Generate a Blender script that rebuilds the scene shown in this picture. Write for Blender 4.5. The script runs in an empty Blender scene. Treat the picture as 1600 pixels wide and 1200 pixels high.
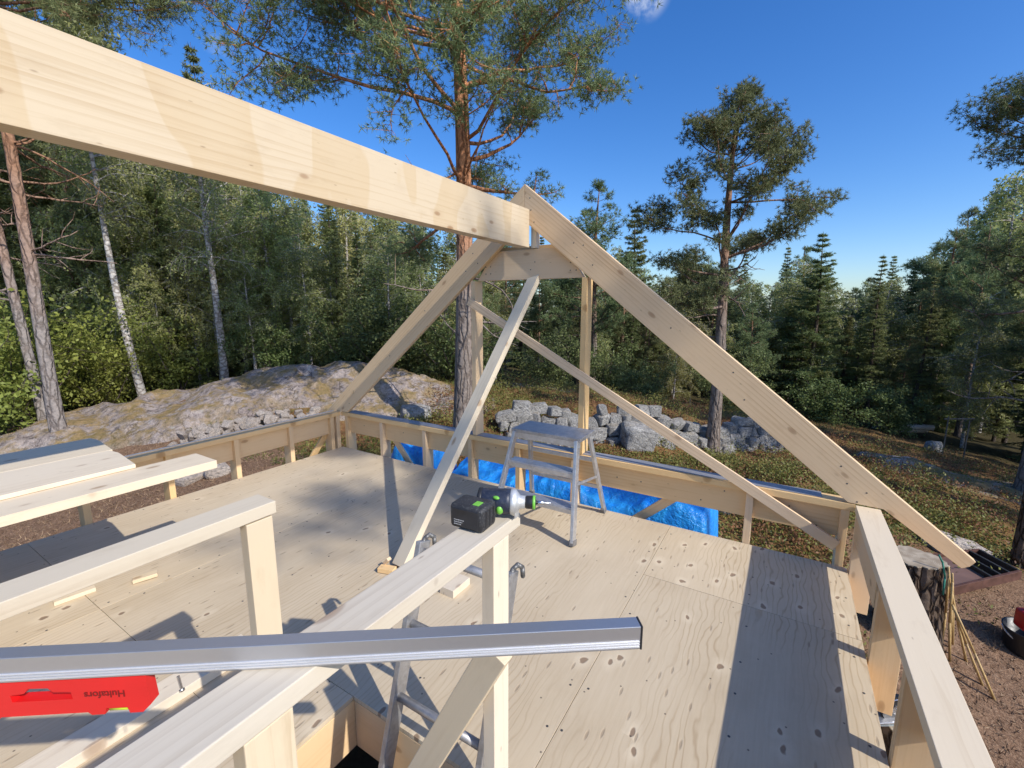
import bpy, bmesh, math, random
import numpy as np
from mathutils import Vector, Matrix, Euler

# ------------------------------------------------------------------ camera, sky, sun, exposure
scene = bpy.context.scene
COL = scene.collection
cam_data = bpy.data.cameras.new("camera")
cam_data.sensor_width = 36.0
cam_data.lens = 705.1 / 1600.0 * 36.0
cam_data.clip_start = 0.02
cam_data.clip_end = 2000.0
cam = bpy.data.objects.new("camera", cam_data)
COL.objects.link(cam)
_p, _yw, _r = math.radians(9.483), math.radians(31.409), math.radians(0.147)
_f = Vector((-math.sin(_yw) * math.cos(_p), math.cos(_yw) * math.cos(_p), -math.sin(_p)))
_rt = Vector((math.cos(_yw), math.sin(_yw), 0.0))
_up = _rt.cross(_f)
_R = math.cos(_r) * _rt + math.sin(_r) * _up
_U = -math.sin(_r) * _rt + math.cos(_r) * _up
cam.matrix_world = Matrix(((_R.x, _U.x, -_f.x, 0.0), (_R.y, _U.y, -_f.y, 0.0), (_R.z, _U.z, -_f.z, 1.6), (0, 0, 0, 1)))
scene.camera = cam

SUN = Vector((1.26, -0.24, 1.0)).normalized()          # direction towards the sun
SUN_EL = math.asin(SUN.z)
world = bpy.data.worlds.new("World")
scene.world = world
world.use_nodes = True
wn = world.node_tree.nodes
wl = world.node_tree.links
sky = wn.new("ShaderNodeTexSky")
sky.sky_type = 'NISHITA'
sky.sun_disc = False
sky.sun_elevation = SUN_EL
sky.sun_rotation = math.atan2(SUN.x, SUN.y)
sky.altitude = 200.0
sky.air_density = 1.0
sky.dust_density = 1.0
sky.ozone_density = 5.0
hsv = wn.new("ShaderNodeHueSaturation")
hsv.inputs["Saturation"].default_value = 1.26
hsv.inputs["Hue"].default_value = 0.509
wl.new(sky.outputs[0], hsv.inputs["Color"])
wtc = wn.new("ShaderNodeTexCoord")
cloud_col = hsv.outputs[0]
cn = wn.new("ShaderNodeTexNoise"); cn.inputs["Scale"].default_value = 14.0; cn.inputs["Detail"].default_value = 6.0; cn.inputs["Roughness"].default_value = 0.6
wl.new(wtc.outputs["Generated"], cn.inputs["Vector"])
for (cd, rad, dens) in (((-0.2488, 0.8260, 0.5120), 0.046, 0.75), ((-0.8075, 0.4302, 0.4037), 0.028, 0.14), ((-0.7727, 0.497, 0.395), 0.034, 0.10)):
    dv = Vector(cd).normalized()
    vd = wn.new("ShaderNodeVectorMath"); vd.operation = 'DISTANCE'; vd.inputs[1].default_value = dv
    wl.new(wtc.outputs["Generated"], vd.inputs[0])
    mr_ = wn.new("ShaderNodeMapRange"); mr_.interpolation_type = 'SMOOTHSTEP'
    mr_.inputs[1].default_value = rad; mr_.inputs[2].default_value = rad * 0.2; wl.new(vd.outputs["Value"], mr_.inputs[0])
    nm_ = wn.new("ShaderNodeMapRange"); nm_.interpolation_type = 'SMOOTHSTEP'; nm_.inputs[1].default_value = 0.40; nm_.inputs[2].default_value = 0.62; wl.new(cn.outputs[0], nm_.inputs[0])
    ml_ = wn.new("ShaderNodeMath"); ml_.operation = 'MULTIPLY'; wl.new(mr_.outputs[0], ml_.inputs[0]); wl.new(nm_.outputs[0], ml_.inputs[1])
    ml2 = wn.new("ShaderNodeMath"); ml2.operation = 'MULTIPLY'; ml2.inputs[1].default_value = dens; wl.new(ml_.outputs[0], ml2.inputs[0])
    mx_ = wn.new("ShaderNodeMixRGB"); wl.new(ml2.outputs[0], mx_.inputs[0]); wl.new(cloud_col, mx_.inputs[1]); mx_.inputs[2].default_value = (5.2, 5.5, 5.9, 1)
    cloud_col = mx_.outputs[0]
wl.new(cloud_col, wn["Background"].inputs[0])
wn["Background"].inputs[1].default_value = 0.15

sun_data = bpy.data.lights.new("sun", 'SUN')
sun_data.energy = 3.5
sun_data.angle = math.radians(0.53)
sun_data.color = (1.0, 0.96, 0.90)
sun = bpy.data.objects.new("sun", sun_data)
COL.objects.link(sun)
sun.rotation_euler = SUN.to_track_quat('Z', 'Y').to_euler()
sun.location = (10, 0, 12)

vs = scene.view_settings
vs.view_transform = 'Standard'
vs.look = 'None'
vs.exposure = 0.40
vs.gamma = 1.0
vs.use_curve_mapping = False
scene.cycles.max_bounces = 5
scene.cycles.diffuse_bounces = 3
scene.cycles.transparent_max_bounces = 6

# ------------------------------------------------------------------ helpers
rng = np.random.default_rng(7)
random.seed(7)

def link(o, parent=None):
    COL.objects.link(o)
    if parent is not None:
        o.parent = parent
    return o

def tag(o, label=None, cat=None, group=None, kind=None):
    if label: o["label"] = label
    if cat: o["category"] = cat
    if group: o["group"] = group
    if kind: o["kind"] = kind
    return o

def empty(name, loc=(0, 0, 0), rz=0.0, label=None, cat=None, group=None):
    o = bpy.data.objects.new(name, None)
    o.empty_display_size = 0.1
    o.location = loc
    o.rotation_euler = (0, 0, rz)
    link(o)
    return tag(o, label, cat, group)

def mesh_np(name, V, F, mat=None, smooth=False):
    """mesh from numpy vertices and equal-sided faces"""
    me = bpy.data.meshes.new(name)
    V = np.asarray(V, dtype=np.float32); F = np.asarray(F, dtype=np.int32)
    n = F.shape[1]
    me.vertices.add(len(V)); me.vertices.foreach_set("co", V.ravel())
    me.loops.add(F.size); me.loops.foreach_set("vertex_index", F.ravel())
    me.polygons.add(len(F))
    me.polygons.foreach_set("loop_start", np.arange(0, F.size, n, dtype=np.int32))
    me.polygons.foreach_set("loop_total", np.full(len(F), n, dtype=np.int32))
    if smooth:
        me.polygons.foreach_set("use_smooth", np.ones(len(F), dtype=bool))
    me.update(calc_edges=True)
    me.validate()
    if mat: me.materials.append(mat)
    return me

def obj_me(name, me, parent=None, loc=(0, 0, 0), rot=(0, 0, 0), scale=(1, 1, 1)):
    o = bpy.data.objects.new(name, me)
    o.location = loc; o.rotation_euler = rot; o.scale = scale
    return link(o, parent)

def obj_bm(name, bm, mat, parent=None, smooth=False):
    me = bpy.data.meshes.new(name)
    bmesh.ops.recalc_face_normals(bm, faces=bm.faces[:])
    bm.to_mesh(me); bm.free()
    if smooth:
        for p in me.polygons: p.use_smooth = True
    if mat: me.materials.append(mat)
    return obj_me(name, me, parent)

def inv_parent(o, parent):
    """child that keeps its world placement under a moved parent"""
    o.parent = parent
    o.matrix_parent_inverse = (Matrix.Translation(parent.location) @ parent.rotation_euler.to_matrix().to_4x4()).inverted()

def bm_box(bm, x0, x1, y0, y1, z0, z1, bev=0.0, M=None):
    r = bmesh.ops.create_cube(bm, size=1.0)
    vs_ = r["verts"]
    for v in vs_:
        v.co = Vector(((x0 + x1) / 2 + v.co.x * (x1 - x0), (y0 + y1) / 2 + v.co.y * (y1 - y0), (z0 + z1) / 2 + v.co.z * (z1 - z0)))
    if bev > 0:
        es = list({e for v in vs_ for e in v.link_edges})
        r2 = bmesh.ops.bevel(bm, geom=es, offset=bev, segments=2, affect='EDGES', profile=0.5)
        vs_ = list({v for f in r2["faces"] for v in f.verts} | {v for v in vs_ if v.is_valid})
    if M is not None:
        for v in vs_: v.co = M @ v.co
    return vs_

def bm_cyl(bm, p0, p1, r0, r1=None, seg=16, cap=True):
    p0 = Vector(p0); p1 = Vector(p1); r1 = r0 if r1 is None else r1
    d = p1 - p0
    q = d.to_track_quat('Z', 'Y').to_matrix().to_4x4()
    M = Matrix.Translation((p0 + p1) / 2) @ q
    return bmesh.ops.create_cone(bm, cap_ends=cap, cap_tris=False, segments=seg, radius1=r0, radius2=r1, depth=d.length, matrix=M)["verts"]

def axes_matrix(p0, p1, hint):
    p0 = Vector(p0); p1 = Vector(p1)
    X = (p1 - p0).normalized()
    H = Vector(hint)
    Y = (H - X * H.dot(X)).normalized()
    Z = X.cross(Y)
    return Matrix(((X.x, Y.x, Z.x, p0.x), (X.y, Y.y, Z.y, p0.y), (X.z, Y.z, Z.z, p0.z), (0, 0, 0, 1))), (p1 - p0).length

def lumber(name, p0, p1, w, t, hint, mat, parent=None, bev=0.002):
    """planed timber: local X runs along the grain, w is measured along hint, t across it"""
    M, L = axes_matrix(p0, p1, hint)
    bm = bmesh.new()
    bm_box(bm, 0, L, -w / 2, w / 2, -t / 2, t / 2, bev)
    o = obj_bm(name, bm, mat)
    if parent is not None:
        o.parent = parent
        o.matrix_local = parent_local(parent, M)
    else:
        o.matrix_world = M
    return o

def parent_local(parent, M):
    P = Matrix.Translation(parent.location) @ parent.rotation_euler.to_matrix().to_4x4()
    return P.inverted() @ M

def prism(name, pts, t, M, mat, parent=None, bev=0.002):
    """polygon in the local XY plane, extruded by t along local Z (centred)"""
    bm = bmesh.new()
    a = [bm.verts.new((x, y, -t / 2)) for x, y in pts]
    b = [bm.verts.new((x, y, t / 2)) for x, y in pts]
    bm.faces.new(a[::-1]); bm.faces.new(b)
    n = len(pts)
    for i in range(n):
        bm.faces.new((a[i], a[(i + 1) % n], b[(i + 1) % n], b[i]))
    if bev > 0:
        bmesh.ops.bevel(bm, geom=bm.edges[:], offset=bev, segments=1, affect='EDGES')
    o = obj_bm(name, bm, mat)
    if parent is not None:
        o.parent = parent
        o.matrix_local = parent_local(parent, M)
    else:
        o.matrix_world = M
    return o

def frame(origin, X, Y):
    X = Vector(X).normalized(); Y = Vector(Y); Y = (Y - X * X.dot(Y)).normalized(); Z = X.cross(Y)
    o = Vector(origin)
    return Matrix(((X.x, Y.x, Z.x, o.x), (X.y, Y.y, Z.y, o.y), (X.z, Y.z, Z.z, o.z), (0, 0, 0, 1)))

# value noise in numpy
def _hash(ix, iy, iz, s):
    n = (ix.astype(np.int64) * 374761393 + iy.astype(np.int64) * 668265263 + iz.astype(np.int64) * 2147483647 + s * 974634777) & 0x7fffffff
    n = ((n ^ (n >> 13)) * 1274126177) & 0x7fffffff
    return ((n ^ (n >> 16)) & 0xffff) / 65535.0

def vnoise(x, y, z=0.0, s=0):
    x = np.asarray(x, float); y = np.asarray(y, float); z = np.asarray(z, float) + 0 * x
    ix, iy, iz = np.floor(x), np.floor(y), np.floor(z)
    fx, fy, fz = x - ix, y - iy, z - iz
    fx, fy, fz = [f * f * (3 - 2 * f) for f in (fx, fy, fz)]
    r = 0
    for a in (0, 1):
        for b in (0, 1):
            for c in (0, 1):
                w = (fx if a else 1 - fx) * (fy if b else 1 - fy) * (fz if c else 1 - fz)
                r = r + w * _hash(ix + a, iy + b, iz + c, s)
    return r

def fbm(x, y, z=0.0, s=0, o=4):
    r = 0; a = 0.5; f = 1.0
    for i in range(o):
        r = r + a * (vnoise(np.asarray(x) * f, np.asarray(y) * f, np.asarray(z) * f, s + i) - 0.5) * 2
        a *= 0.5; f *= 2.03
    return r

# ------------------------------------------------------------------ materials
def new_mat(name):
    m = bpy.data.materials.new(name)
    m.use_nodes = True
    nt = m.node_tree
    return m, nt.nodes, nt.links, nt.nodes["Principled BSDF"]

def N(nodes, kind, **kw):
    n = nodes.new(kind)
    for k, v in kw.items(): setattr(n, k, v)
    return n

def ramp(nodes, stops, interp='LINEAR'):
    r = nodes.new("ShaderNodeValToRGB")
    cr = r.color_ramp
    cr.interpolation = interp
    while len(cr.elements) < len(stops): cr.elements.new(0.5)
    for e, (p, c) in zip(cr.elements, stops):
        e.position = p
        e.color = (*c, 1) if len(c) == 3 else c
    return r

def mixrgb(nodes, links, typ, fac, a, b):
    n = nodes.new("ShaderNodeMixRGB"); n.blend_type = typ
    for i, v in ((0, fac), (1, a), (2, b)):
        if hasattr(v, "is_linked"): links.new(v, n.inputs[i])
        elif i == 0: n.inputs[0].default_value = v
        else: n.inputs[i].default_value = (*v, 1)
    return n.outputs[0]

def mth(nodes, links, op, a, b=None, c=None, clamp=False):
    n = nodes.new("ShaderNodeMath"); n.operation = op; n.use_clamp = clamp
    for i, v in enumerate((a, b, c)):
        if v is None: continue
        if hasattr(v, "is_linked"): links.new(v, n.inputs[i])
        else: n.inputs[i].default_value = v
    return n.outputs[0]

def coords(nodes, links, scale=(1, 1, 1), rand=40.0, kind="Object"):
    tc = nodes.new("ShaderNodeTexCoord")
    out = tc.outputs[kind]
    if rand:
        oi = nodes.new("ShaderNodeObjectInfo")
        v = nodes.new("ShaderNodeVectorMath"); v.operation = 'MULTIPLY'
        cmb = nodes.new("ShaderNodeCombineXYZ")
        m1 = mth(nodes, links, 'MULTIPLY', oi.outputs["Random"], rand)
        m2 = mth(nodes, links, 'MULTIPLY', oi.outputs["Random"], rand * 7.3)
        links.new(m1, cmb.inputs[0]); 
        m3 = mth(nodes, links, 'FRACT', m2); m4 = mth(nodes, links, 'MULTIPLY_ADD', m3, 0.5, 0.12)
        m5 = mth(nodes, links, 'FRACT', mth(nodes, links, 'MULTIPLY', m2, 3.1)); m6 = mth(nodes, links, 'MULTIPLY_ADD', m5, 0.5, 0.06)
        links.new(m4, cmb.inputs[1]); links.new(m6, cmb.inputs[2])
        a = nodes.new("ShaderNodeVectorMath"); a.operation = 'ADD'
        links.new(out, a.inputs[0]); links.new(cmb.outputs[0], a.inputs[1])
        nodes.remove(v)
        out = a.outputs[0]
    mp = nodes.new("ShaderNodeMapping")
    mp.inputs["Scale"].default_value = scale
    links.new(out, mp.inputs[0])
    return mp.outputs[0], out

def sub_map(nodes, links, vec, scale):
    mp = nodes.new("ShaderNodeMapping"); mp.inputs["Scale"].default_value = scale
    links.new(vec, mp.inputs[0]); return mp.outputs[0]

def noise(nodes, links, vec, scale, detail=3.0, rough=0.5, dist=0.0):
    n = nodes.new("ShaderNodeTexNoise")
    n.inputs["Scale"].default_value = scale; n.inputs["Detail"].default_value = detail
    n.inputs["Roughness"].default_value = rough; n.inputs["Distortion"].default_value = dist
    if vec is not None: links.new(vec, n.inputs["Vector"])
    return n.outputs[0]

def bump(nodes, links, h, strength, dist, bsdf, prev=None):
    b = nodes.new("ShaderNodeBump"); b.inputs["Strength"].default_value = strength; b.inputs["Distance"].default_value = dist
    links.new(h, b.inputs["Height"])
    if prev is not None: links.new(prev, b.inputs["Normal"])
    if bsdf is not None: links.new(b.outputs[0], bsdf.inputs["Normal"])
    return b.outputs[0]

def wood_mat(name, light, dark, grain=0.55, stain=0.0, knots=1.0):
    """planed softwood, growth rings round a pith beside the timber, knots and weather stains"""
    m, nd, lk, b = new_mat(name)
    vec, raw = coords(nd, lk, (1, 1, 1), 40.0)
    wv = nd.new("ShaderNodeTexWave"); wv.wave_type = 'RINGS'; wv.rings_direction = 'X'; wv.wave_profile = 'SAW'
    wv.inputs["Scale"].default_value = 13.0; wv.inputs["Distortion"].default_value = 4.5
    wv.inputs["Detail"].default_value = 3.0; wv.inputs["Detail Scale"].default_value = 0.6
    lk.new(sub_map(nd, lk, raw, (0.16, 1, 1)), wv.inputs["Vector"])
    fine = noise(nd, lk, sub_map(nd, lk, raw, (3, 130, 130)), 1.0, 3.0, 0.6)
    broad = noise(nd, lk, sub_map(nd, lk, raw, (0.7, 7, 7)), 1.0, 3.0)
    patch = noise(nd, lk, sub_map(nd, lk, raw, (0.5, 5, 5)), 1.0, 2.0)
    pr_ = ramp(nd, [(0.35, (0.1, 0.1, 0.1)), (0.65, (1, 1, 1))]); lk.new(patch, pr_.inputs[0])
    rg = mth(nd, lk, 'POWER', wv.outputs["Fac"], 2.5)
    g = mth(nd, lk, 'ADD', mth(nd, lk, 'MULTIPLY', mth(nd, lk, 'MULTIPLY', rg, pr_.outputs[0]), grain), mth(nd, lk, 'MULTIPLY', fine, 0.55))
    g = mth(nd, lk, 'ADD', g, mth(nd, lk, 'MULTIPLY', mth(nd, lk, 'SUBTRACT', broad, 0.5), 0.8))
    r = ramp(nd, [(0.0, light), (0.35, tuple(l * .94 + d * .06 for l, d in zip(light, dark))), (1.0, dark)])
    lk.new(g, r.inputs[0])
    col = r.outputs[0]
    # knots
    vo = nd.new("ShaderNodeTexVoronoi"); vo.inputs["Scale"].default_value = 1.0
    lk.new(sub_map(nd, lk, raw, (3.4, 7.5, 2.2)), vo.inputs["Vector"])
    k = ramp(nd, [(0.05, (1, 1, 1)), (0.10, (.75, .75, .75)), (0.13, (0.12, .12, .12)), (0.26, (0, 0, 0))]); lk.new(vo.outputs["Distance"], k.inputs[0])
    kf = mth(nd, lk, 'MULTIPLY', k.outputs[0], 0.62 * knots)
    col = mixrgb(nd, lk, 'MIX', kf, col, (0.27, 0.135, 0.055))
    # small dark flecks
    vo2 = nd.new("ShaderNodeTexVoronoi"); vo2.inputs["Scale"].default_value = 1.0
    lk.new(sub_map(nd, lk, raw, (7, 22, 6)), vo2.inputs["Vector"])
    k2 = ramp(nd, [(0.03, (1, 1, 1)), (0.085, (0, 0, 0))]); lk.new(vo2.outputs["Distance"], k2.inputs[0])
    col = mixrgb(nd, lk, 'MIX', mth(nd, lk, 'MULTIPLY', k2.outputs[0], 0.5), col, (0.22, 0.13, 0.07))
    if stain > 0:
        s = noise(nd, lk, sub_map(nd, lk, raw, (3.0, 0.9, 0.9)), 1.0, 2.0, 0.4)
        sr = ramp(nd, [(0.50, (0, 0, 0)), (0.512, (.8, .8, .8)), (0.70, (.5, .5, .5))]); lk.new(s, sr.inputs[0])
        col = mixrgb(nd, lk, 'MULTIPLY', mth(nd, lk, 'MULTIPLY', sr.outputs[0], stain), col, (0.84, 0.70, 0.46))
    # handling dirt and per-piece tone
    d = noise(nd, lk, sub_map(nd, lk, raw, (5, 14, 14)), 1.0, 5.0, 0.65)
    dr = ramp(nd, [(0.56, (0, 0, 0)), (0.78, (1, 1, 1))]); lk.new(d, dr.inputs[0])
    col = mixrgb(nd, lk, 'MULTIPLY', mth(nd, lk, 'MULTIPLY', dr.outputs[0], 0.30), col, (0.62, 0.56, 0.50))
    oi = nd.new("ShaderNodeObjectInfo")
    hs = nd.new("ShaderNodeHueSaturation")
    lk.new(mth(nd, lk, 'MULTIPLY_ADD', oi.outputs["Random"], 0.16, 0.90), hs.inputs["Value"])
    lk.new(mth(nd, lk, 'MULTIPLY_ADD', mth(nd, lk, 'FRACT', mth(nd, lk, 'MULTIPLY', oi.outputs["Random"], 17.0)), 0.3, 0.85), hs.inputs["Saturation"])
    lk.new(col, hs.inputs["Color"])
    lk.new(hs.outputs[0], b.inputs["Base Color"])
    b.inputs["Roughness"].default_value = 0.62
    b.inputs["Specular IOR Level"].default_value = 0.3
    h = mth(nd, lk, 'ADD', mth(nd, lk, 'MULTIPLY', fine, 0.6), mth(nd, lk, 'MULTIPLY', wv.outputs["Fac"], 0.3))
    bump(nd, lk, h, 0.25, 0.002, b)
    return m

WOOD = wood_mat("shade_warm_spruce_framing", (0.76, 0.535, 0.295), (0.58, 0.345, 0.15), 0.30)  # framing orange includes the warm bounce light of its shaded faces
WOOD_PALE = wood_mat("lit_pale_spruce", (0.74, 0.615, 0.435), (0.55, 0.41, 0.25), 0.40)  # same spruce in its sunlit tone, paler than the framing copy
WOOD_STAIN = wood_mat("spruce_timber_stained", (0.63, 0.515, 0.355), (0.47, 0.335, 0.19), 0.36, stain=0.40, knots=1.2)
WOOD_GREY = wood_mat("weathered_timber", (0.69, 0.60, 0.455), (0.48, 0.385, 0.265), 0.30)
WOOD_PINE = wood_mat("figured_pine_timber", (0.76, 0.54, 0.31), (0.44, 0.24, 0.095), 0.62)  # shaded-face warmth is put into this base colour as well

def plywood_mat(name, knot, lines):
    m, nd, lk, b = new_mat(name)
    vec, raw = coords(nd, lk, (1, 1, 1), 60.0)
    warp = noise(nd, lk, sub_map(nd, lk, raw, (0.8, 1.6, 1)), 1.0, 2.0)
    wv = nd.new("ShaderNodeTexWave"); wv.wave_type = 'BANDS'; wv.bands_direction = 'Y'; wv.wave_profile = 'SIN'
    wv.inputs["Scale"].default_value = 6.5; wv.inputs["Distortion"].default_value = 13.0
    wv.inputs["Detail"].default_value = 2.5; wv.inputs["Detail Scale"].default_value = 0.85; wv.inputs["Detail Roughness"].default_value = 0.42
    lk.new(sub_map(nd, lk, raw, (0.62, 1.7, 1)), wv.inputs["Vector"])
    line = ramp(nd, [(0.0, (1, 1, 1)), (0.10, (.30, .30, .30)), (0.28, (0, 0, 0))]); lk.new(wv.outputs["Fac"], line.inputs[0])
    fine = noise(nd, lk, sub_map(nd, lk, raw, (5, 75, 1)), 1.0, 3.0, 0.6)
    broad = noise(nd, lk, sub_map(nd, lk, raw, (0.9, 3.2, 1)), 1.0, 3.0)
    r = ramp(nd, [(0.25, (0.68, 0.565, 0.395)), (0.75, (0.60, 0.485, 0.325))]); lk.new(broad, r.inputs[0])
    col = r.outputs[0]
    fade = noise(nd, lk, sub_map(nd, lk, raw, (1.3, 2.5, 1)), 1.0, 1.0)
    fr = ramp(nd, [(0.38, (0, 0, 0)), (0.62, (1, 1, 1))]); lk.new(fade, fr.inputs[0])
    lf = mth(nd, lk, 'MULTIPLY', mth(nd, lk, 'MULTIPLY', line.outputs[0], fr.outputs[0]), lines)
    col = mixrgb(nd, lk, 'MULTIPLY', lf, col, (0.50, 0.37, 0.24))
    col = mixrgb(nd, lk, 'MULTIPLY', mth(nd, lk, 'MULTIPLY', fine, 0.40), col, (0.62, 0.54, 0.45))
    # knots: dark core in a pale halo
    vo = nd.new("ShaderNodeTexVoronoi"); vo.voronoi_dimensions = "2D"; vo.inputs["Scale"].default_value = 1.0
    wn_ = nd.new("ShaderNodeTexNoise"); wn_.inputs["Scale"].default_value = 9.0; wn_.inputs["Detail"].default_value = 3.0; lk.new(raw, wn_.inputs["Vector"])
    ws_ = nd.new("ShaderNodeVectorMath"); ws_.operation = 'SCALE'; ws_.inputs["Scale"].default_value = 0.075; lk.new(wn_.outputs["Color"], ws_.inputs[0])
    wa_ = nd.new("ShaderNodeVectorMath"); wa_.operation = 'ADD'; lk.new(raw, wa_.inputs[0]); lk.new(ws_.outputs[0], wa_.inputs[1])
    lk.new(sub_map(nd, lk, wa_.outputs[0], (3.3, 5.2, 1)), vo.inputs["Vector"])
    halo = ramp(nd, [(0.07, (1, 1, 1)), (0.24, (0, 0, 0))]); lk.new(vo.outputs["Distance"], halo.inputs[0])
    pick = mth(nd, lk, 'GREATER_THAN', vo.outputs["Color"], knot)
    hm = mth(nd, lk, 'MULTIPLY', halo.outputs[0], pick)
    col = mixrgb(nd, lk, 'MIX', mth(nd, lk, 'MULTIPLY', hm, 0.6), col, (0.72, 0.60, 0.42))
    core = ramp(nd, [(0.05, (1, 1, 1)), (0.075, (0, 0, 0))]); lk.new(vo.outputs["Distance"], core.inputs[0])
    cm = mth(nd, lk, 'MULTIPLY', core.outputs[0], pick)
    col = mixrgb(nd, lk, 'MIX', mth(nd, lk, 'MULTIPLY', cm, 0.78), col, (0.20, 0.12, 0.07))
    # slit-like flecks along the grain and screw heads
    vo2 = nd.new("ShaderNodeTexVoronoi"); vo2.voronoi_dimensions = "2D"; vo2.inputs["Scale"].default_value = 1.0
    lk.new(sub_map(nd, lk, raw, (4.5, 19, 1)), vo2.inputs["Vector"])
    k2 = ramp(nd, [(0.06, (1, 1, 1)), (0.13, (0, 0, 0))]); lk.new(vo2.outputs["Distance"], k2.inputs[0])
    pk2 = mth(nd, lk, 'GREATER_THAN', vo2.outputs["Color"], 0.66)
    fm = mth(nd, lk, 'MULTIPLY', k2.outputs[0], pk2)
    col = mixrgb(nd, lk, 'MIX', mth(nd, lk, 'MULTIPLY', fm, 0.5), col, (0.27, 0.19, 0.12))
    vo3 = nd.new("ShaderNodeTexVoronoi"); vo3.voronoi_dimensions = "2D"; vo3.inputs["Scale"].default_value = 4.4; lk.new(raw, vo3.inputs["Vector"])
    k3 = ramp(nd, [(0.010, (1, 1, 1)), (0.022, (0, 0, 0))]); lk.new(vo3.outputs["Distance"], k3.inputs[0])
    col = mixrgb(nd, lk, 'MIX', mth(nd, lk, 'MULTIPLY', k3.outputs[0], 0.85), col, (0.06, 0.045, 0.04))
    # footprints / dust
    d = noise(nd, lk, sub_map(nd, lk, raw, (2.2, 2.2, 1)), 1.0, 6.0, 0.7)
    dr = ramp(nd, [(0.50, (0, 0, 0)), (0.75, (1, 1, 1))]); lk.new(d, dr.inputs[0])
    col = mixrgb(nd, lk, 'MULTIPLY', mth(nd, lk, 'MULTIPLY', dr.outputs[0], 0.28), col, (0.70, 0.66, 0.62))
    oi = nd.new('ShaderNodeObjectInfo'); hs = nd.new('ShaderNodeHueSaturation'); lk.new(mth(nd, lk, 'MULTIPLY_ADD', oi.outputs['Random'], 0.14, 0.93), hs.inputs['Value']); lk.new(col, hs.inputs['Color'])
    lk.new(hs.outputs[0], b.inputs["Base Color"])
    b.inputs["Roughness"].default_value = 0.68
    b.inputs["Specular IOR Level"].default_value = 0.25
    hh = mth(nd, lk, 'SUBTRACT', mth(nd, lk, 'MULTIPLY', fine, 0.4), mth(nd, lk, 'ADD', mth(nd, lk, 'MULTIPLY', fm, 1.2), mth(nd, lk, 'MULTIPLY', cm, 1.5)))
    bump(nd, lk, hh, 0.35, 0.003, b)
    return m
PLY = plywood_mat("spruce_plywood", 0.70, 0.28)
PLY_KNOTTY = plywood_mat("knotty_spruce_plywood", 0.36, 0.40)

def simple(name, col, rough=0.5, metal=0.0, var=0.15, scale=20.0, bmp=0.0, spec=0.5, dirt=None):
    m, nd, lk, b = new_mat(name)
    vec, raw = coords(nd, lk, (1, 1, 1), 15.0)
    n = noise(nd, lk, raw, scale, 5.0, 0.6)
    r = ramp(nd, [(0.3, tuple(c * (1 - var) for c in col)), (0.7, tuple(min(1, c * (1 + var)) for c in col))]); lk.new(n, r.inputs[0])
    c = r.outputs[0]
    if dirt:
        n2 = noise(nd, lk, raw, scale * 2.7, 6.0, 0.7)
        r2 = ramp(nd, [(0.52, (0, 0, 0)), (0.68, (1, 1, 1))]); lk.new(n2, r2.inputs[0])
        c = mixrgb(nd, lk, 'MIX', mth(nd, lk, 'MULTIPLY', r2.outputs[0], dirt[1]), c, dirt[0])
    lk.new(c, b.inputs["Base Color"])
    rr = ramp(nd, [(0.3, (rough * (1 - min(.2, var)),) * 3), (0.7, (min(1, rough * (1 + min(.2, var))),) * 3)]); lk.new(n, rr.inputs[0])
    lk.new(rr.outputs[0], b.inputs["Roughness"])
    b.inputs["Metallic"].default_value = metal
    b.inputs["Specular IOR Level"].default_value = spec
    if bmp: bump(nd, lk, n, bmp, 0.004, b)
    return m

ALU = simple("aluminium", (0.56, 0.56, 0.57), 0.42, 0.85, 0.015, 90.0)
ALU_WORN = simple("worn_aluminium", (0.56, 0.56, 0.56), 0.42, 0.75, 0.15, 25.0, 0.05, dirt=((0.72, 0.71, 0.68), 0.6))
ALU_DULL = simple("dull_ladder_aluminium", (0.43, 0.42, 0.41), 0.5, 0.7, 0.2, 30.0, 0.08, dirt=((0.28, 0.26, 0.24), 0.5))
GROOVE = simple("bright_groove_edge", (0.80, 0.80, 0.80), 0.5, 0.6, 0.03, 60.0)
RED = simple("red_plastic_level", (0.70, 0.012, 0.012), 0.32, 0.0, 0.06, 9.0, spec=0.5)
BLACK = simple("black_plastic", (0.022, 0.022, 0.024), 0.45, 0.0, 0.3, 40.0, 0.06)
BLACK_DUSTY = simple("dusty_black_plastic", (0.028, 0.028, 0.030), 0.6, 0.0, 0.3, 60.0, 0.12, dirt=((0.24, 0.23, 0.21), 0.40))
NAVY = simple("navy_tool_plastic", (0.020, 0.026, 0.045), 0.42, 0.0, 0.3, 40.0, 0.05, dirt=((0.2, 0.19, 0.18), 0.22))
GREEN = simple("lime_green_plastic", (0.18, 0.50, 0.06), 0.42, 0.0, 0.1, 30.0)
RUBBER = simple("grey_rubber_foot", (0.16, 0.15, 0.14), 0.8, 0.0, 0.2, 50.0)
STEEL = simple("bright_steel", (0.62, 0.62, 0.63), 0.25, 0.95, 0.1, 50.0)
CAST = simple("cast_gear_housing", (0.62, 0.62, 0.60), 0.45, 0.55, 0.12, 40.0, 0.05)
VIAL = simple("yellow_green_vial", (0.55, 0.68, 0.05), 0.12, 0.0, 0.1, 10.0)
INK = simple("black_print", (0.02, 0.01, 0.01), 0.6, 0.0, 0.1, 10.0)
TEXT_PRINT = simple("dark_red_print", (0.20, 0.004, 0.004), 0.5, 0.0, 0.1, 10.0)
PAPER = simple("white_print_dots", (0.55, 0.55, 0.53), 0.6, 0.0, 0.1, 10.0)
BROWN_PANEL = simple("brown_phenolic_panel", (0.20, 0.115, 0.085), 0.5, 0.0, 0.15, 6.0)
RUSTY = simple("rusty_brown_steel", (0.105, 0.045, 0.030), 0.65, 0.1, 0.35, 12.0, 0.1)
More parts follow.
